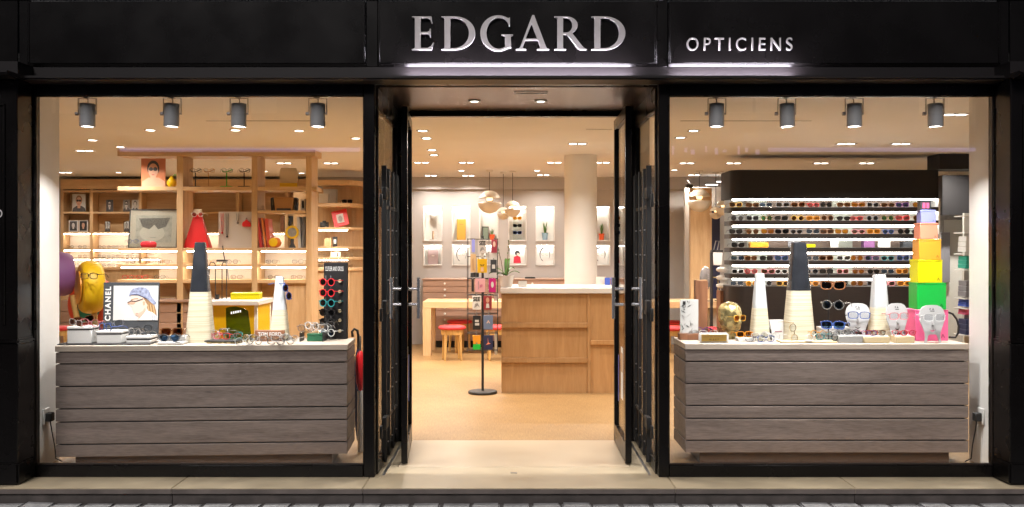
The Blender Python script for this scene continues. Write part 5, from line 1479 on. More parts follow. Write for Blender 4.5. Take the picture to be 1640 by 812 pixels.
# golden head
d = dep(543.5); k = K(d)
Hh = Z(483, d) - PT
hd = thing('mannequin_head', 'golden mannequin head wearing amber glasses on the right podium', 'mannequin head', (X(1170, d), d + .02, PT + .0005), R(38))
secs = [  # z share, half width, front, back  (face towards -y)
 (.00, .30, .30, .34), (.05, .29, .27, .33), (.14, .265, .23, .32), (.20, .27, .27, .33), (.235, .30, .40, .35), (.26, .335, .50, .37), (.30, .37, .535, .40), (.36, .40, .54, .45),
 (.42, .425, .545, .50), (.50, .445, .55, .55), (.57, .455, .545, .585), (.64, .465, .555, .60), (.72, .465, .56, .60), (.80, .445, .525, .575), (.87, .395, .455, .515), (.93, .31, .34, .40), (.975, .19, .20, .24), (.995, .08, .08, .10)]
N_ = 40
vs, fs = [], []
s0 = .155
for (zz_, hw_, fr, bk) in secs:
    z = zz_ * Hh
    for q in range(N_):
        a = 2 * math.pi * q / N_                       # 0 = front
        sn, cs_ = math.sin(a), math.cos(a)
        x = hw_ * s0 * math.copysign(abs(sn) ** .88, sn)
        y = -(fr if cs_ > 0 else bk) * s0 * math.copysign(abs(cs_) ** .9, cs_)
        fa = abs(((a + math.pi) % (2 * math.pi)) - math.pi)
        if zz_ > .24 and cs_ > 0:
            nose = math.exp(-(fa / .13) ** 2) * max(0, 1 - abs(zz_ - .47) / .11) * .27 * (1.2 if zz_ < .48 else 1)
            brow = math.exp(-(fa / .45) ** 2) * math.exp(-((zz_ - .645) / .03) ** 2) * .05
            eye = -math.exp(-((fa - .33) / .14) ** 2) * math.exp(-((zz_ - .585) / .035) ** 2) * .11
            lip = math.exp(-(fa / .22) ** 2) * (math.exp(-((zz_ - .355) / .02) ** 2) * .075 + math.exp(-((zz_ - .315) / .018) ** 2) * -.05)
            chin = math.exp(-(fa / .3) ** 2) * math.exp(-((zz_ - .27) / .025) ** 2) * .03
            y -= (nose + brow + eye + lip + chin) * s0
        vs.append((x, y, z))
for i in range(len(secs) - 1):
    for q in range(N_): fs.append((i * N_ + q, i * N_ + (q + 1) % N_, (i + 1) * N_ + (q + 1) % N_, (i + 1) * N_ + q))
fs += [tuple(range(N_ - 1, -1, -1)), tuple(range((len(secs) - 1) * N_, len(secs) * N_))]
ho = G().add(vs, fs).build('head', m_gold, hd)
sm = ho.modifiers.new('smooth', 'SUBSURF'); sm.levels = 1; sm.render_levels = 2
for s in (-1, 1):
    er = G().add([(s * .068, -.004, .50 * Hh), (s * .082, .012, .52 * Hh), (s * .086, .018, .585 * Hh), (s * .080, .012, .63 * Hh), (s * .070, .0, .62 * Hh), (s * .070, .002, .56 * Hh), (s * .066, .022, .55 * Hh)],
                 [(0, 1, 2, 5), (5, 2, 3, 4), (0, 6, 1), (1, 6, 2), (2, 6, 3), (3, 6, 4)])
    e_ = er.build('ear', m_gold, hd)
    e_.modifiers.new('thick', 'SOLIDIFY').thickness = .006
hm = Matrix.Translation(hd.location) @ Matrix.Rotation(R(38), 4, 'Z')
specs('amber glasses worn by the golden mannequin head', hm @ Vector((0, -.090, .485 * Hh)), 'amber', 'amber', 'square', .0045, R(38), sc=.98)

t = thing('riser_tray', 'small white tray with amber sunglasses between head and white cone', 'tray', (X(1196, dep(547)), dep(547), PT + .0005)); box(-.06, .06, 0, .10, 0, .025).build('base', m_gloss_white, t, bev=.003); 
specs('thick amber sunglasses on the small white tray beside the golden head', (X(1194, dep(547)), dep(547) + .03, PT + .027), 'orange', 'amber', 'square', .006, .1, sc=.9)
cluster('c', 'before the folded photo card, right podium', 1222, 548, 4, ['silver', 'white', 'blue', 'clear'], .12, 0, 'glasses heaped before the photo card', 12)
d = dep(545)
t = thing('photo_card', 'folded black and white photo card at the foot of the tall black cone', 'card', (X(1237, d), d - .02, PT + .0005), R(6))
w = 17 / K(d); h = Z(512, d) - PT
box(-w, w, 0, .006, 0, h).build('front_sheet', m_paper, t); box(-w, w, .05, .056, 0, h * .98).build('rear_sheet', m_paper, t); box(-w, w, .0065, .0495, h * .97, h * .98).build('fold', m_paper, t)
flat(t, [(-w, 0), (-w * .1, 0), (-w * .15, h * .5), (-w * .35, h), (-w, h)], m_midgrey, -.001); flat(t, [(-w * .5, 0), (-w * .1, 0), (-w * .2, h * .5), (-w * .45, h * .7)], m_ink, -.002)
flat(t, rect(w * .15, w * .85, h * .42, h * .46), C_('printed_wine', (.30, .08, .14)), -.001)
# wooden board with thin gold glasses leaning on the cone
d = dep(549)
t = thing('wooden_board', 'low light wood board before the tall black cone, right podium', 'board', (X(1293, d), d - .03, PT + .0005)); box(-.19, .20, 0, .14, 0, .012).build('board', m_lightwood, t, bev=.002)
specs('thin gold eyeglasses standing upright against the tall black cone', (X(1267, d), d + .02, PT + .062), 'gold', 'clear', 'round', .0022, R(18), ry=R(80), sc=1.1)
t = thing('white_disc', 'small white disc lying at the front of the right podium', 'disc', (X(1297, dep(550)), dep(550) + .03, PT + .0005)); G().lathe([(.0001, .013), (.026, .013), (.03, .0165), (.026, .02), (.0001, .021)], 20).build('disc', m_gloss_white, t)
cluster('c', 'on the light wood board, right podium', 1322, 548.5, 5, ['white', 'orange', 'teal', 'silver', 'black'], .17, .013, 'glasses heaped on the light wood board', 13)
d = .72
t = thing('grey_box', 'pale grey low box behind the glasses tree, right podium', 'box', (X(1338, d), d, PT + .0005)); box(-.11, .11, 0, .10, 0, .065).build('body', m_palegrey, t, bev=.003); box(-.111, .111, -.001, .101, .0655, .085).build('lid', m_palegrey, t, bev=.003)
# glasses tree
d = .62; k = K(d)
t = thing('glasses_tree', 'thin black pole stand holding three dark sunglasses, right podium', 'stand', (X(1327, d), d, PT + .0005))
G().cyl((0, 0, .008), (0, 0, Z(438, d) - PT), .005, n=8).build('pole', m_ink, t); G().lathe([(.0001, 0), (.06, 0), (.06, .006), (.0001, .008)], 20).build('base', m_ink, t)
for i, py in enumerate((459, 490, 522)):
    z = Z(py, d) - PT
    G().tube([(0, 0, z), (.015, -.02, z + .005), (.03, -.03, z + .01)], .004).build('arm', m_ink, t)
    specs(('brown winged', 'pale blue', 'dark blue')[i] + ' sunglasses, ' + ORD[i] + ' from the top on the thin black tree', (X(1327, d) + .015, d - .05, PT + z - .02), ('brown', 'silver', 'blue')[i], ('dark', 'blue', 'blue')[i], ('cat', 'round', 'square')[i], .006, R((-20, -35, -30)[i]), sc=1.25, group='sunglasses on the thin black tree')

m_face = mat('white_card', (0.50, 0.50, 0.51), 0.5)
# white flat face stands
def face_stand(px, py_t, py_b, wpx, label, fcol_, lens_, dd=None, turn=0.0):
    d = dep(py_b) if dd is None else dd
    k = K(d); H = Z(py_t, d) - PT; w = wpx / 2 / k
    t = thing('face_stand', label, 'display stand', (X(px, d), d, PT + .0005), R(turn), 'white face shaped stands'); t.rotation_euler = (R(-5), 0, R(turn))
    right = [(.30, 0), (.38, .0), (.52, .20), (.66, .33), (.78, .45), (.93, .56), (.985, .64), (.90, .645), (.90, .675), (1.0, .68), (.99, .76), (.90, .87), (.72, .95), (.42, .993), (0, 1.0)]
    legs_in = [(.0, .25), (.18, .26), (.34, .22), (.40, .10)]
    # outline: legs splay outwards below the chin
    R_ = [(.52, 0.0), (.66, 0.0), (.585, .14), (.60, .26), (.72, .38), (.86, .50), (.95, .58), (.985, .64), (.90, .645), (.90, .675), (1.0, .68), (.99, .77), (.90, .87), (.72, .95), (.42, .993), (.0, 1.0)]
    In = [(.0, .225), (.20, .23), (.36, .20), (.44, .10)]
    pts = [(x, z) for x, z in In] + R_
    full = pts + [(-x, z) for x, z in reversed(pts) if x > 0]
    mouth = [(-.34, .40), (-.16, .345), (0, .33), (.16, .345), (.34, .40), (.17, .312), (0, .288), (-.17, .312)]
    outline('face', [[(x * w, z * H) for x, z in full], [(x * w, z * H) for x, z in mouth]], m_face, .003, .0012, t, (0, 0, 0))
    G().prism([(-.05 * w, .60 * H), (.05 * w, .60 * H), (.11 * w, .47 * H), (0, .455 * H), (-.11 * w, .47 * H)], -.016, -.0045).build('nose', m_face, t, bev=.003)
    text(t, 'FA', m_ink, .05 * H, (-.17 * w, -.0045, .87 * H), ext=.0004, width=.34 * w, bold=.03)
    box(-.14 * w, .20 * w, -.0050, -.0044, .835 * H, .852 * H).build('printed_bar', m_ink, t)
    specs(label.split(' wearing ')[1].split(',')[0] + ' on the white face stand, ' + label.split(', ')[1], (X(px, d), d - .024, PT + .575 * H), fcol_, lens_, 'square', .0045, R(turn), sc=min(1.15, w * 2 / .145))
face_stand(1374, 486, 544, 37, 'white flat face stand wearing pale blue glasses, left of the last white cone', 'blue', 'clear', turn=-14)
face_stand(1438, 486, 547, 36, 'white flat face stand wearing coral glasses, right of the last white cone', 'pink', 'clear', turn=6)
face_stand(1494, 489, 549.3, 41, 'white flat face stand wearing clear glasses, before the pink box', 'clear', 'clear')
# trays of glasses
for i, (a, b_, mm_, lab, cols, n_sp) in enumerate(((1343, 1382, m_metalgrey, 'grey metal tray', ['grey', 'silver', 'black', 'silver'], 4), (1384, 1425, m_lightwood, 'middle wood tray', ['purple', 'red', 'black', 'tortoise'], 4), (1435, 1465, m_lightwood, 'wood tray by the pink box', ['red', 'white', 'red'], 3))):
    d = dep(549.5); w = (b_ - a) / 2 / K(d)
    t = thing('display_tray', lab + ' of glasses at the front of the right podium', 'tray', (X((a + b_) / 2, d), d, PT + .0005))
    box(-w, w, 0, .11, 0, .045 if i else .05).build('body', mm_, t, bev=.003)
    box(-w * .93, w * .93, .008, .102, .0455 if i else .0505, .049 if i else .054).build('insert', m_gloss_white, t)
    for q in range(n_sp):
        specs(cols[q] + ' framed glasses, ' + ORD[q] + ' from the left on the ' + lab, (X((a + b_) / 2, d) + (q - (n_sp - 1) / 2) * w * 1.3 / n_sp * 1.1, d + .025 + .03 * (q % 2), PT + (.050 if i else .055)), cols[q], 'clear', ('round', 'square')[q % 2], .004, (-.5, .3, -.2, .6)[q], sc=.78, group='glasses on the front trays')
# stacked coloured boxes
zb0 = PT + .0005; d = .56; k = K(d)
for i, (a, b_, u, v, mm_, nm, jx) in enumerate(((1466, 1519, 496, 546, m_pink, 'pink', 0), (1469, 1515, 453, 496, m_green, 'green', 0), (1470, 1509.5, 416, 453, m_lemon, 'yellow', 0), (1472, 1507, 383, 416, m_orange, 'orange', 0), (1473.5, 1502.5, 357, 383, m_salmon, 'salmon', 0), (1475, 1498.5, 336, 357, m_lav, 'lavender', 0), (1474.5, 1491, 320, 336, m_slate, 'grey', 0))):
    ww = (b_ - a) / k; hh = (v - u) / k
    lab = nm + ' box with a tiny logo, ' + ('bottom of the coloured stack' if i == 0 else ('top of the coloured stack' if i == 6 else ORD[i] + ' up in the coloured stack'))
    lab = lab.replace('first up', 'second from the bottom').replace('second up', 'third from the bottom').replace('third up', 'fourth from the bottom').replace('fourth up', 'fifth from the bottom').replace('fifth up', 'sixth from the bottom')
    t = thing('gift_box', lab, 'box', (X((a + b_) / 2, d), d, zb0), R(-2 if i % 2 else 1.5), 'stacked coloured boxes')
    box(-ww / 2, ww / 2, 0, ww * .8, 0, hh - .0135).build('body', mm_, t, bev=.002)
    box(-ww / 2 - .0012, ww / 2 + .0012, -.0012, ww * .8 + .0012, hh - .013, hh - .0006).build('lid', mm_, t, bev=.002)
    if i < 6:
        G().prism([(ww * .28, hh * .10), (ww * .31, hh * .10), (ww * .33, hh * .17), (ww * .37, hh * .10), (ww * .40, hh * .10), (ww * .345, hh * .22), (ww * .32, hh * .22)], -.0016, -.0004).build('logo', C_('logo_dark_' + nm, tuple(c * .45 for c in mm_.node_tree.nodes['Principled BSDF'].inputs[0].default_value[:3])), t, smooth=False)
    else:
        for q, (u0, u1) in enumerate(((-.32, -.05), (.05, .32))): G().prism([(ww * u0, hh * .15), (ww * u1, hh * .15), (ww * u1, hh * .7), (ww * u0, hh * .7)], -.0022, -.0012).build('logo', m_pink, t, smooth=False)
    zb0 += hh
t = thing('cable', 'black cable curving behind the pink box on the right podium', 'cable', (X(1528, .75), .75, PT))
G().tube([(-.04, 0, .19), (-.01, 0, .18), (.02, 0, .14), (.035, 0, .09), (.03, 0, .04), (.01, 0, .008), (-.03, .02, .008)], .008, 8).build('cord', m_ink, t)

# ================================================================ RIGHT BACKGROUND THINGS
dt = 7.4
t = thing('slit_lamp', 'grey optical instrument with a tilted black frame beside the oak pillar', 'instrument', (X(1150, 6.9), 6.9, 0))
k = K(6.9); q0 = lambda px, py: ((px - 1150) / k, Z(py, 6.9))
a, b_ = q0(1142, 425), q0(1157, 404)
box(a[0], b_[0], 0, .15, a[1], b_[1]).build('body', m_palegrey, t, bev=.006); box(a[0] - .01, b_[0] + .01, -.005, .155, b_[1] + .001, b_[1] + .03).build('head', m_ink, t, bev=.004)
a = q0(1143, 403); b_ = q0(1148, 386)
G().tube([(a[0], 0, b_[1] - .12), (a[0] + .03, 0, b_[1]), (a[0] + .075, 0, b_[1]), (a[0] + .05, 0, b_[1] - .12)], .007).build('frame', m_steel, t)
a, b_ = q0(1139, 470), q0(1142, 404)
box(a[0], b_[0], 0, .1, 0, b_[1]).build('post', m_ink, t)
t = thing('desk_mirror', 'oval table mirror with thin rim on the right table', 'mirror', (X(1130, 7.3), 7.3, .756))
G().lathe([(.0001, -.004), (.10, -.004), (.10, .004), (.0001, .004)], 24).xf(Matrix.Rotation(R(90), 4, 'X') @ Matrix.Diagonal((.8, 1.6, 1, 1))).build('glass', mat('mirror', (.5, .42, .36), .12, metal=.8), t, loc=(0, 0, .32))
G().lathe([(.10, -.006), (.106, 0), (.10, .006)], 24).xf(Matrix.Rotation(R(90), 4, 'X') @ Matrix.Diagonal((.8, 1.6, 1, 1))).build('rim', m_chrome, t, loc=(0, 0, .32))
G().cyl((0, 0, .01), (0, 0, .158), .01, n=8).lathe([(.0001, 0), (.07, 0), (.07, .01), (.0001, .012)], 18).build('foot', m_chrome, t)
t = thing('desk_lamp', 'small gold armed lamp on the right table', 'lamp', (X(1150, 7.35), 7.35, .756))
G().tube([(.0, 0, .01), (0, 0, .30), (-.02, 0, .33), (-.08, 0, .335)], .008).build('arm', m_gold, t); G().cyl((-.08, 0, .25), (-.08, 0, .33), .022, .012, n=10).build('shade', m_ink, t); G().lathe([(.0001, 0), (.05, 0), (.05, .01), (.0001, .012)], 16).build('base', m_gold, t)
t = thing('security_camera', 'small black camera on the wall left of the oak pillar top', 'camera', (X(1103, 7.9), 7.9, Z(298, 7.9)))
G().cyl((-.04, -.03, 0), (.05, .0, 0), .03, n=12).build('body', m_ink, t); G().cyl((.03, 0, .02), (.03, .3, .10), .01, n=6).build('bracket', m_steel, t)
t = thing('white_appliance', 'stack of white rounded appliance shapes left of the dark display', 'appliance', (X(1161, 5.35), 5.35, 0)); k = K(5.35)
box(-.05, .05, .02, .25, 0, Z(466, 5.35)).build('stand', m_brownwood, t)
for py in (432, 445, 458): G().lathe([(.0001, -.03), (.06, -.03), (.085, -.01), (.085, .012), (.05, .03), (.0001, .034)], 20, sy=.9).build('drum', m_gloss_white, t, loc=(.0, .1, Z(py, 5.35)))
t = thing('white_board', 'white board below the right table behind the golden head', 'board', (X(1145, 7.45), 7.45, 0)); box(-.13, .13, 0, .02, .1, .64).build('board', m_white, t); box(-.13, -.10, .021, .05, 0, .1).box(.10, .13, .021, .05, 0, .1).build('feet', m_white, t)

# ================================================================ NICHE CONTENTS
def niche_at(r_, i, dx=0.0, dy=.06):
    cx_, z, w, h = NC[(r_, i)]
    return (cx_ + dx, BW + dy, z + .0003), w, h
p, w, h = niche_at(0, 0)
t = thing('flower_lamp', 'white tulip shaped lamp on a thin stem in the first upper niche', 'lamp', p)
G().lathe([(.0001, 0), (.05, 0), (.05, .008), (.0001, .010)], 16).build('foot', m_gloss_white, t); G().cyl((0, 0, .01), (0, 0, .14), .012, n=8).build('grip', m_tan, t); G().cyl((0, 0, .14), (0, 0, .32), .004, n=6).build('stem', m_palegrey, t)
G().lathe([(.0001, .30), (.02, .31), (.05, .35), (.055, .39), (.03, .42), (.0001, .405)], 18).build('shade', m_palegrey, t)
p, w, h = niche_at(0, 1)
t = thing('gold_book', 'ochre yellow upright book in the second upper niche', 'book', p); box(-.07, .07, 0, .03, 0, h * .62).build('cover', C_('ochre', (.62, .34, .06)), t, bev=.002); box(-.067, .067, .0305, .031, .004, h * .61).build('pages', m_paper, t); box(-.03, .03, -.002, -.0005, h * .45, h * .465).build('title_line', m_hair, t)
p, w, h = niche_at(0, 2, -.055)
t = thing('framed_card', 'dark green card in a black frame in the third upper niche', 'card', p); box(-.05, .05, 0, .012, 0, .21).build('frame', m_ink, t, bev=.002); flat(t, rect(-.038, .038, .015, .195), C_('sage', (.20, .27, .22)), -.001)
def potted(loc, label, pot_m, leaf_m, hgt, n, seed, r_=.042, ph_=.085):
    t = thing('potted_plant', label, 'plant', loc)
    G().lathe([(.0001, 0), (r_ * .75, 0), (r_, ph_), (r_ * .9, ph_), (r_ * .85, ph_ - .01), (.0001, ph_ - .01)], 18).build('pot', pot_m, t)
    rr = random.Random(seed)
    for i in range(n):
        a = rr.uniform(0, 2 * math.pi); sp = rr.uniform(.01, .055); hh = hgt * rr.uniform(.6, 1.0)
        x, y = math.cos(a), math.sin(a)
        wv = .008
        pts = [(x * .008, y * .008, ph_ - .012), (x * sp * .5, y * sp * .5, ph_ + hh * .5), (x * sp, y * sp, ph_ + hh)]
        g = G().add([(pts[0][0] - y * wv, pts[0][1] + x * wv, pts[0][2]), (pts[0][0] + y * wv, pts[0][1] - x * wv, pts[0][2]), (pts[1][0] + y * wv, pts[1][1] - x * wv, pts[1][2]), (pts[1][0] - y * wv, pts[1][1] + x * wv, pts[1][2]), pts[2]], [(0, 1, 2, 3), (3, 2, 4)])
        g.build('leaf', leaf_m, t)
    return t
p, w, h = niche_at(0, 2, .05, .05); potted(p, 'small plant in a coral pot in the third upper niche', m_redpot, m_leaf2, .11, 12, 1)
p, w, h = niche_at(0, 4); potted(p, 'spiky plant in a pale blue pot in the fifth upper niche', m_teapot, m_leaf, .20, 18, 2, .05, .11)
p, w, h = niche_at(0, 5, .02); potted(p, 'spiky plant in a red pot right of the cream column', m_redpot, m_leaf, .18, 16, 3, .045, .10)
p, w, h = niche_at(0, 3)
t = thing('glasses_ladder', 'clear ladder stand of three glasses in the fourth upper niche', 'stand', p); box(-.07, .07, .02, .026, 0, h * .72).build('plate', m_acryl, t); box(-.07, .07, 0, .06, 0, .006).build('foot', m_acryl, t)
for q, (fc, z) in enumerate((('amber', .60), ('black', .38), ('blue', .17))): specs(fc + ' glasses, ' + ORD[q] + ' from the top in the fourth upper niche', (p[0], p[1] - .01, p[2] + h * z), fc, 'dark' if q else 'amber', 'cat', .006, 0, group='glasses in the niche')
p, w, h = niche_at(1, 0)
t = thing('mauve_box', 'mauve brown box in the first lower niche', 'box', p); box(-w * .58, w * .58, 0, .04, .01, h * .82).build('body', m_mauve, t, bev=.002); box(-.02, .02, -.002, -.0005, h * .42, h * .46).build('label', m_cream, t); box(-w * .58, w * .58, .0, .04, 0, .0095).build('base', m_mauve, t)
def face_drawing(i, label, side):
    p, w, h = niche_at(1, i, 0, .10)
    t = thing('face_drawing', label, 'drawing', p)
    box(-w * .92, w * .92, 0, .008, .003, h * .94).build('sheet', m_paper, t)
    pts = arc(0, h * .50, w * .52, h * .34, 40 if side else 140, 330 if side else 330, 24)
    for s_, (a0, a1) in enumerate(((60, 215), (-35, 60), (215, 250))):
        ps = arc(0, h * .50, w * .56, h * .36, a0, a1, 16)
        G().tube([(x, -.003, z) for x, z in ps], [(.003 + .006 * math.sin(math.pi * j / 16)) * (1 if s_ == 0 else .6) for j in range(17)], 5).build('brush_line', m_ink, t)
    for s in (-1, 1): G().tube([(s * w * .25 + x, -.003, h * .52 + z) for x, z in arc(0, 0, w * .17, h * .06, 0, 330, 12)], .0022, 4).build('drawn_lens', C_('copper_line', (.45, .25, .15)), t)
face_drawing(1, 'brush drawing of a face outline in the second lower niche', 0)
face_drawing(4, 'brush drawing of a face outline left of the cream column', 1)
face_drawing(5, 'brush drawing of a face outline right of the cream column', 0)
p, w, h = niche_at(1, 3, 0, .10)
t = thing('poster_card', 'white card with red and black figure in the fourth lower niche', 'card', p); box(-w * .9, w * .9, 0, .008, .003, h * .94).build('sheet', m_paper, t)
flat(t, [(-w * .45, h * .06), (w * .45, h * .06), (w * .35, h * .38), (0, h * .45), (-w * .4, h * .38)], C_('print_red', (.55, .03, .06)), -.001, 'printed_figure'); flat(t, ell(0, h * .58, w * .30, h * .13), m_ink, -.001, 'printed_figure'); flat(t, ell(.01, h * .52, w * .15, h * .06), m_skin2, -.002, 'printed_face')
p, w, h = niche_at(1, 2, 0, .1)
t = thing('plain_card', 'pale card in the third lower niche behind the card rack', 'card', p); box(-w * .7, w * .7, 0, .008, .003, h * .85).build('sheet', m_palegrey, t); flat(t, rect(-w * .3, w * .3, h * .3, h * .6), m_midgrey, -.001)

# ================================================================ ON THE RECEPTION DESK
zt_ = rz_(461) + .0005
t = thing('orchid', 'orchid with broad leaves in a white pot on the reception desk', 'plant', (X(811, RD + .1), RD + .10, zt_))
G().lathe([(.0001, 0), (.058, 0), (.082, .125), (.074, .125), (.068, .11), (.0001, .11)], 24).build('pot', m_gloss_white, t)
G().lathe([(.0001, .111), (.066, .111), (.05, .118), (.0001, .12)], 16).build('bark', m_plinth, t)
def leaf(parent, base, ang, ln, rise, wid, m_=m_leaf, name='leaf'):
    c_, s_ = math.cos(ang), math.sin(ang); vs = []; n = 8
    for i in range(n + 1):
        u = i / n
        r_ = ln * u; z = base[2] + rise * math.sin(u * 2.1) - .02 * u * u
        ww = wid * math.sin(math.pi * min(1, .12 + u * .88)) ** .7
        for s in (-1, 0, 1): vs.append((base[0] + c_ * r_ - s_ * ww * s, base[1] + s_ * r_ + c_ * ww * s, z + (.008 if s else 0)))
    fs = [(i * 3 + q, i * 3 + q + 1, (i + 1) * 3 + q + 1, (i + 1) * 3 + q) for i in range(n) for q in (0, 1)]
    return G().add(vs, fs).build(name, m_, parent)
for ang, ln, rise, wd in ((3.3, .19, .05, .028), (2.9, .17, .09, .026), (1.4, .10, .19, .030), (-.2, .14, .06, .028), (-2.6, .12, .04, .026), (.5, .10, .10, .024)): leaf(t, (0, 0, .118), ang, ln, rise, wd)
for s, (dx, tx) in enumerate(((-.03, -.10), (.01, .02))):
    st_ = G().tube([(dx, 0, .118), (dx + tx * .25, .0, .28), (dx + tx * .55, 0, .40), (dx + tx * .8, .0, .50)], .004, 6).build('flower_stem', C_('stem_brown', (.10, .07, .035)), t)
    for q in range(5): G().lathe([(.0001, -.008), (.006, 0), (.0001, .010)], 8).build('bud', m_leaf2, st_, loc=(dx + tx * (.45 + .09 * q) + (.008 if q % 2 else -.008), 0, .36 + .032 * q))
t = thing('card_holder', 'small white card holder beside the orchid pot', 'card holder', (X(837, RD + .15), RD + .15, zt_)); box(-.045, .045, 0, .05, 0, .012).build('base', m_gloss_white, t); b2 = box(-.045, .045, .03, .036, .0125, .065).build('card', m_gloss_white, t)
t = thing('black_tray', 'thin black tray on the taupe drawer bank left of the column', 'tray', (X(849, DD + .1), DD + .1, dz(446.5) + .0005)); box(-.08, .08, 0, .12, 0, .02).build('body', m_ink, t, bev=.003); box(-.07, .07, .01, .11, .0205, .024).build('insert', m_slate, t)
for i, (a, b_) in enumerate(((969, 977), (979, 990))):
    d = RD + .75
    t = thing('blue_box', ('left' if i == 0 else 'right') + ' small blue box at the rear of the reception desk', 'box', (X((a + b_) / 2, d), d, zt_), 0, 'small blue boxes'); w = (b_ - a) / 2 / K(d)
    box(-w, w, 0, .05, 0, .055).build('body', m_blue, t, bev=.002); box(-w - .001, w + .001, -.001, .051, .0555, .08).build('lid', m_blue, t, bev=.002)
t = thing('cream_card', 'cream card standing at the rear of the desk right of the column', 'card', (X(963, RD + .8), RD + .82, zt_)); box(-.055, .055, 0, .005, 0, .09).build('sheet', m_cream, t); flat(t, ell(0, .045, .02, .025), m_palegrey, -.001)

# ================================================================ CARD RACK
d = 3.72; k = K(d)
rk = thing('card_rack', 'black revolving rack of hanging packs on a round base by the doorway', 'rack', (X(773, d), d, 0))
zq = lambda py: Z(py, d)
G().lathe([(.0001, 0), (.148, 0), (.150, .006), (.150, .022), (.145, .028), (.02, .030), (.0001, .030)], 36).build('base', m_ink, rk)
G().cyl((0, 0, .030), (0, 0, zq(378)), .0135, n=12).build('pole', m_ink, rk)
for s in (-1, 1):
    for yy in (-.10, .10):
        x = s * .155
        G().cyl((x, yy, zq(560)), (x, yy, zq(382)), .003, n=6).build('wire', m_ink, rk)
        G().cyl((x * .42, yy * 1.1, zq(560)), (x * .42, yy * 1.1, zq(382)), .0022, n=6).build('wire', m_steel, rk)
for py in (383, 411, 446, 472, 502, 533, 560):
    g = G()
    g.tube([(-.155, -.1, zq(py)), (.155, -.1, zq(py)), (.155, .1, zq(py)), (-.155, .1, zq(py)), (-.155, -.1, zq(py))], .003, 5).tube([(-.155, 0, zq(py)), (.155, 0, zq(py))], .003, 5)
    g.build('ring_wire', m_ink, rk)
def pack(a, b_, u, v, mm_, label, deco=None, y=-.118, back=False):
    dd = d + y
    t = thing('hanging_pack', label, 'pack', (X((a + b_) / 2, dd), dd, Z(v, dd)), 0, 'packs on the card rack')
    w, h = (b_ - a) / 2 / K(dd), (v - u) / K(dd)
    box(-w, w, 0, .012, 0, h).build('pouch', mm_, t, bev=.002)
    if not back: box(-.006, .006, .002, .010, h + .0003, h + .018).build('hanger', m_steel, t)
    if deco: deco(t, w, h)
def d_text(s, m_, cap=.35, v=.5, wf=.8): return lambda t, w, h: text(t, s, m_, h * cap, (-w * wf, -.0012, h * v), ext=.0003, width=2 * w * wf, bold=.03)
def d_two(*fs):
    def f(t, w, h):
        for q in fs: q(t, w, h)
    return f
def d_shape(pts, m_, y=-.0012): return lambda t, w, h: flat(t, [(x * w, z * h) for x, z in pts], m_, y, 'printed_shape')
E_ = lambda cx_, cz, rx2, rz2: ell(cx_, cz, rx2, rz2, 14)
see = d_two(d_text('SEE', m_ink, .32, .60), d_shape([(-.6, .12), (.2, .30), (.7, .15), (.2, .48), (-.4, .42)], m_midgrey))
pack(755.5, 760.5, 383.5, 404, m_lav, 'pale blue pack, top tier far left on the card rack')
pack(766, 779, 384, 406, C_('pack_stripes', (.62, .58, .56)), 'pack reading SEE on the top tier of the card rack', see)
pack(787, 796, 384, 405, C_('pack_wine', (.36, .05, .08)), 'wine red pack on the top tier of the card rack', d_shape(E_(0, .66, .5, .22), m_skin2))
pack(770.5, 775, 405.5, 414, m_paper, 'narrow white pack over the yellow one on the card rack', None, -.105)
pack(778, 796, 405, 415, m_paper, 'wide white packs over the slate one on the card rack', None, -.105)
pack(753.5, 762.5, 407, 436, C_('pack_beige', (.62, .42, .22)), 'beige pack on the second tier far left of the card rack', d_shape([(-.3, .1), (.4, .1), (.1, .8), (-.5, .7)], m_tan))
pack(764.5, 780, 414.5, 437, C_('mustard', (.70, .42, .01)), 'mustard yellow pack with a dark moustache print on the card rack', d_two(d_shape([(-.5, .62), (0, .54), (.5, .62), (.25, .5), (0, .56), (-.25, .5)], m_ink), d_shape([(-.3, .1), (.3, .1), (.3, .4), (-.3, .4)], C_('pack_peach', (.75, .5, .3)), -.0022)))
pack(785.5, 795.5, 416, 436.5, m_slate, 'slate grey lettered pack on the second tier of the card rack', d_shape([(-.5, .3), (.5, .3), (.5, .62), (-.5, .62)], m_palegrey))
pack(753.5, 767, 437, 444, m_slate, 'dark low pack on the second tier of the card rack', None, -.105)
pack(755, 759, 447, 467, m_ink, 'narrow black pack on the third tier of the card rack')
pack(761, 777, 446, 468, C_('pale_pink', (.72, .38, .42)), 'pale pink pack on the third tier of the card rack', d_two(d_shape([(-.4, .2), (-.3, .2), (-.3, .8), (-.4, .8)], m_mauve), d_shape([(-.1, .3), (.5, .45), (.4, .6), (-.1, .5)], C_('pack_rose', (.6, .18, .28)))))
pack(783, 794, 446, 468, C_('magenta', (.55, .02, .20)), 'magenta pack on the third tier of the card rack', d_shape(E_(0, .55, .42, .22), m_palegrey))
pack(756.5, 770.5, 473.5, 496, m_paper, 'white pack reading SEE on the fourth tier of the card rack', see)
pack(774.5, 787.5, 474, 496, C_('pack_darkred', (.30, .035, .045)), 'dark red pack with a pale face on the fourth tier', d_two(d_shape(E_(0, .70, .42, .2), m_skin), d_shape([(-.45, .12), (.45, .12), (.3, .45), (-.3, .45)], m_palegrey)))
pack(791, 798, 470, 482, m_paper, 'white pack at the right end of the fourth tier', None, -.06)
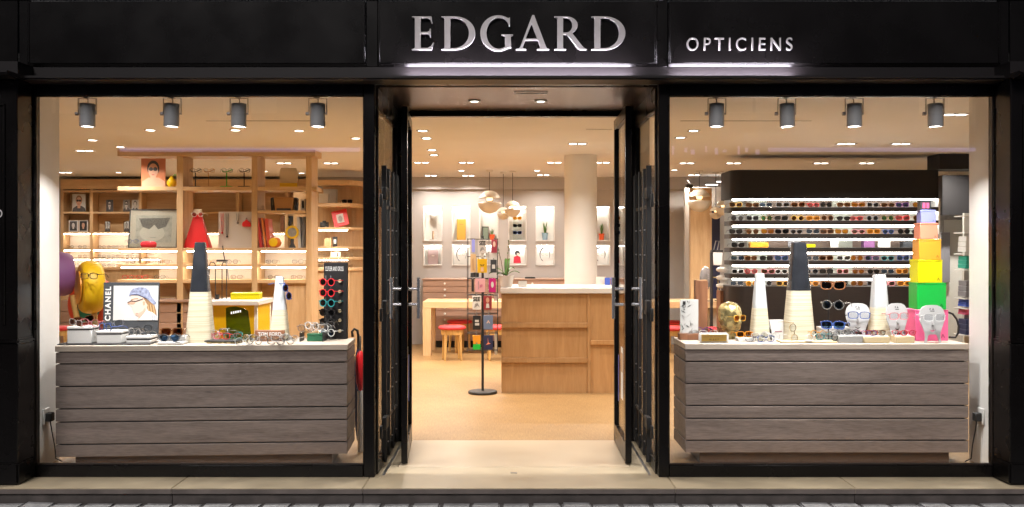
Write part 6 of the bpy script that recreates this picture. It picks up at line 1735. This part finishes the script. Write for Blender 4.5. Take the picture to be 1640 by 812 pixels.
pack(757.5, 770, 505.5, 528, m_ink, 'black pack with white lettering on the fifth tier of the rack', d_two(d_shape([(-.5, .3), (.6, .3), (.6, .48), (-.5, .48)], m_palegrey), d_shape([(-.5, .55), (.5, .55), (.5, .70), (-.5, .70)], m_palegrey)))
pack(774.5, 789.5, 505, 528, C_('denim', (.16, .22, .36)), 'denim blue pack on the fifth tier of the rack', d_shape([(-.4, .45), (0, .68), (.4, .45), (.15, .45), (0, .55), (-.15, .45)], m_skin2))
pack(757.5, 769.5, 537, 551, m_orange, 'orange pack over the green one on the lowest tier')
pack(757.5, 769.5, 551.5, 560, C_('bright_green', (.02, .55, .06)), 'bright green pack at the bottom left of the card rack', None, -.125)
pack(774.5, 789.5, 537, 560, m_navy, 'navy pack with a pink star figure on the lowest tier', d_shape([(-.55, .32), (-.1, .48), (-.1, .85), (.05, .5), (.55, .42), (.0, .38)], m_salmon))
pack(792, 797, 533, 568, m_paper, 'white sheet hanging low behind the card rack', None, .08)

# ================================================================ ACROSS THE STREET (seen only as a faint reflection in the panes)
op = thing('opposite_building', 'dark building across the street mirrored faintly in the window panes', 'building', (0, -14.0, 0))
m_opw = mat('render_wall', (0.10, 0.095, 0.10), 0.8, var=0.2, scale=2)
box(-16, 16, -0.5, 0, -.1, 6.2).build('wall', m_opw, op)
m_ops = em('violet_sign', (0.48, 0.46, 1.0), 2.4)
for xa, xb in ((-8.2, -3.2), (5.3, 9.9)):
    box(xa, xb, .01, .06, 3.50, 3.58).build('sign_band', m_ops, op)
for i in range(9):
    x = 3.3 + i * .22 + .05 * math.sin(i * 2.3)
    box(x, x + .035 + .02 * (i % 3), .01, .05, 3.44 + .05 * (i % 2), 3.62 - .04 * (i % 3)).build('sign_segment', m_ops, op)
m_opl = em('lit_room', (1.0, 0.72, 0.45), 0.12)
for x in (-9.5, -5.5, 5.0, 9.0):
    w_ = box(x - .55, x + .55, .001, .04, 4.3, 5.7).build('window', m_opl, op)
    box(x - .03, x + .03, .041, .06, 4.3, 5.7).build('glazing_bar', m_opw, w_)
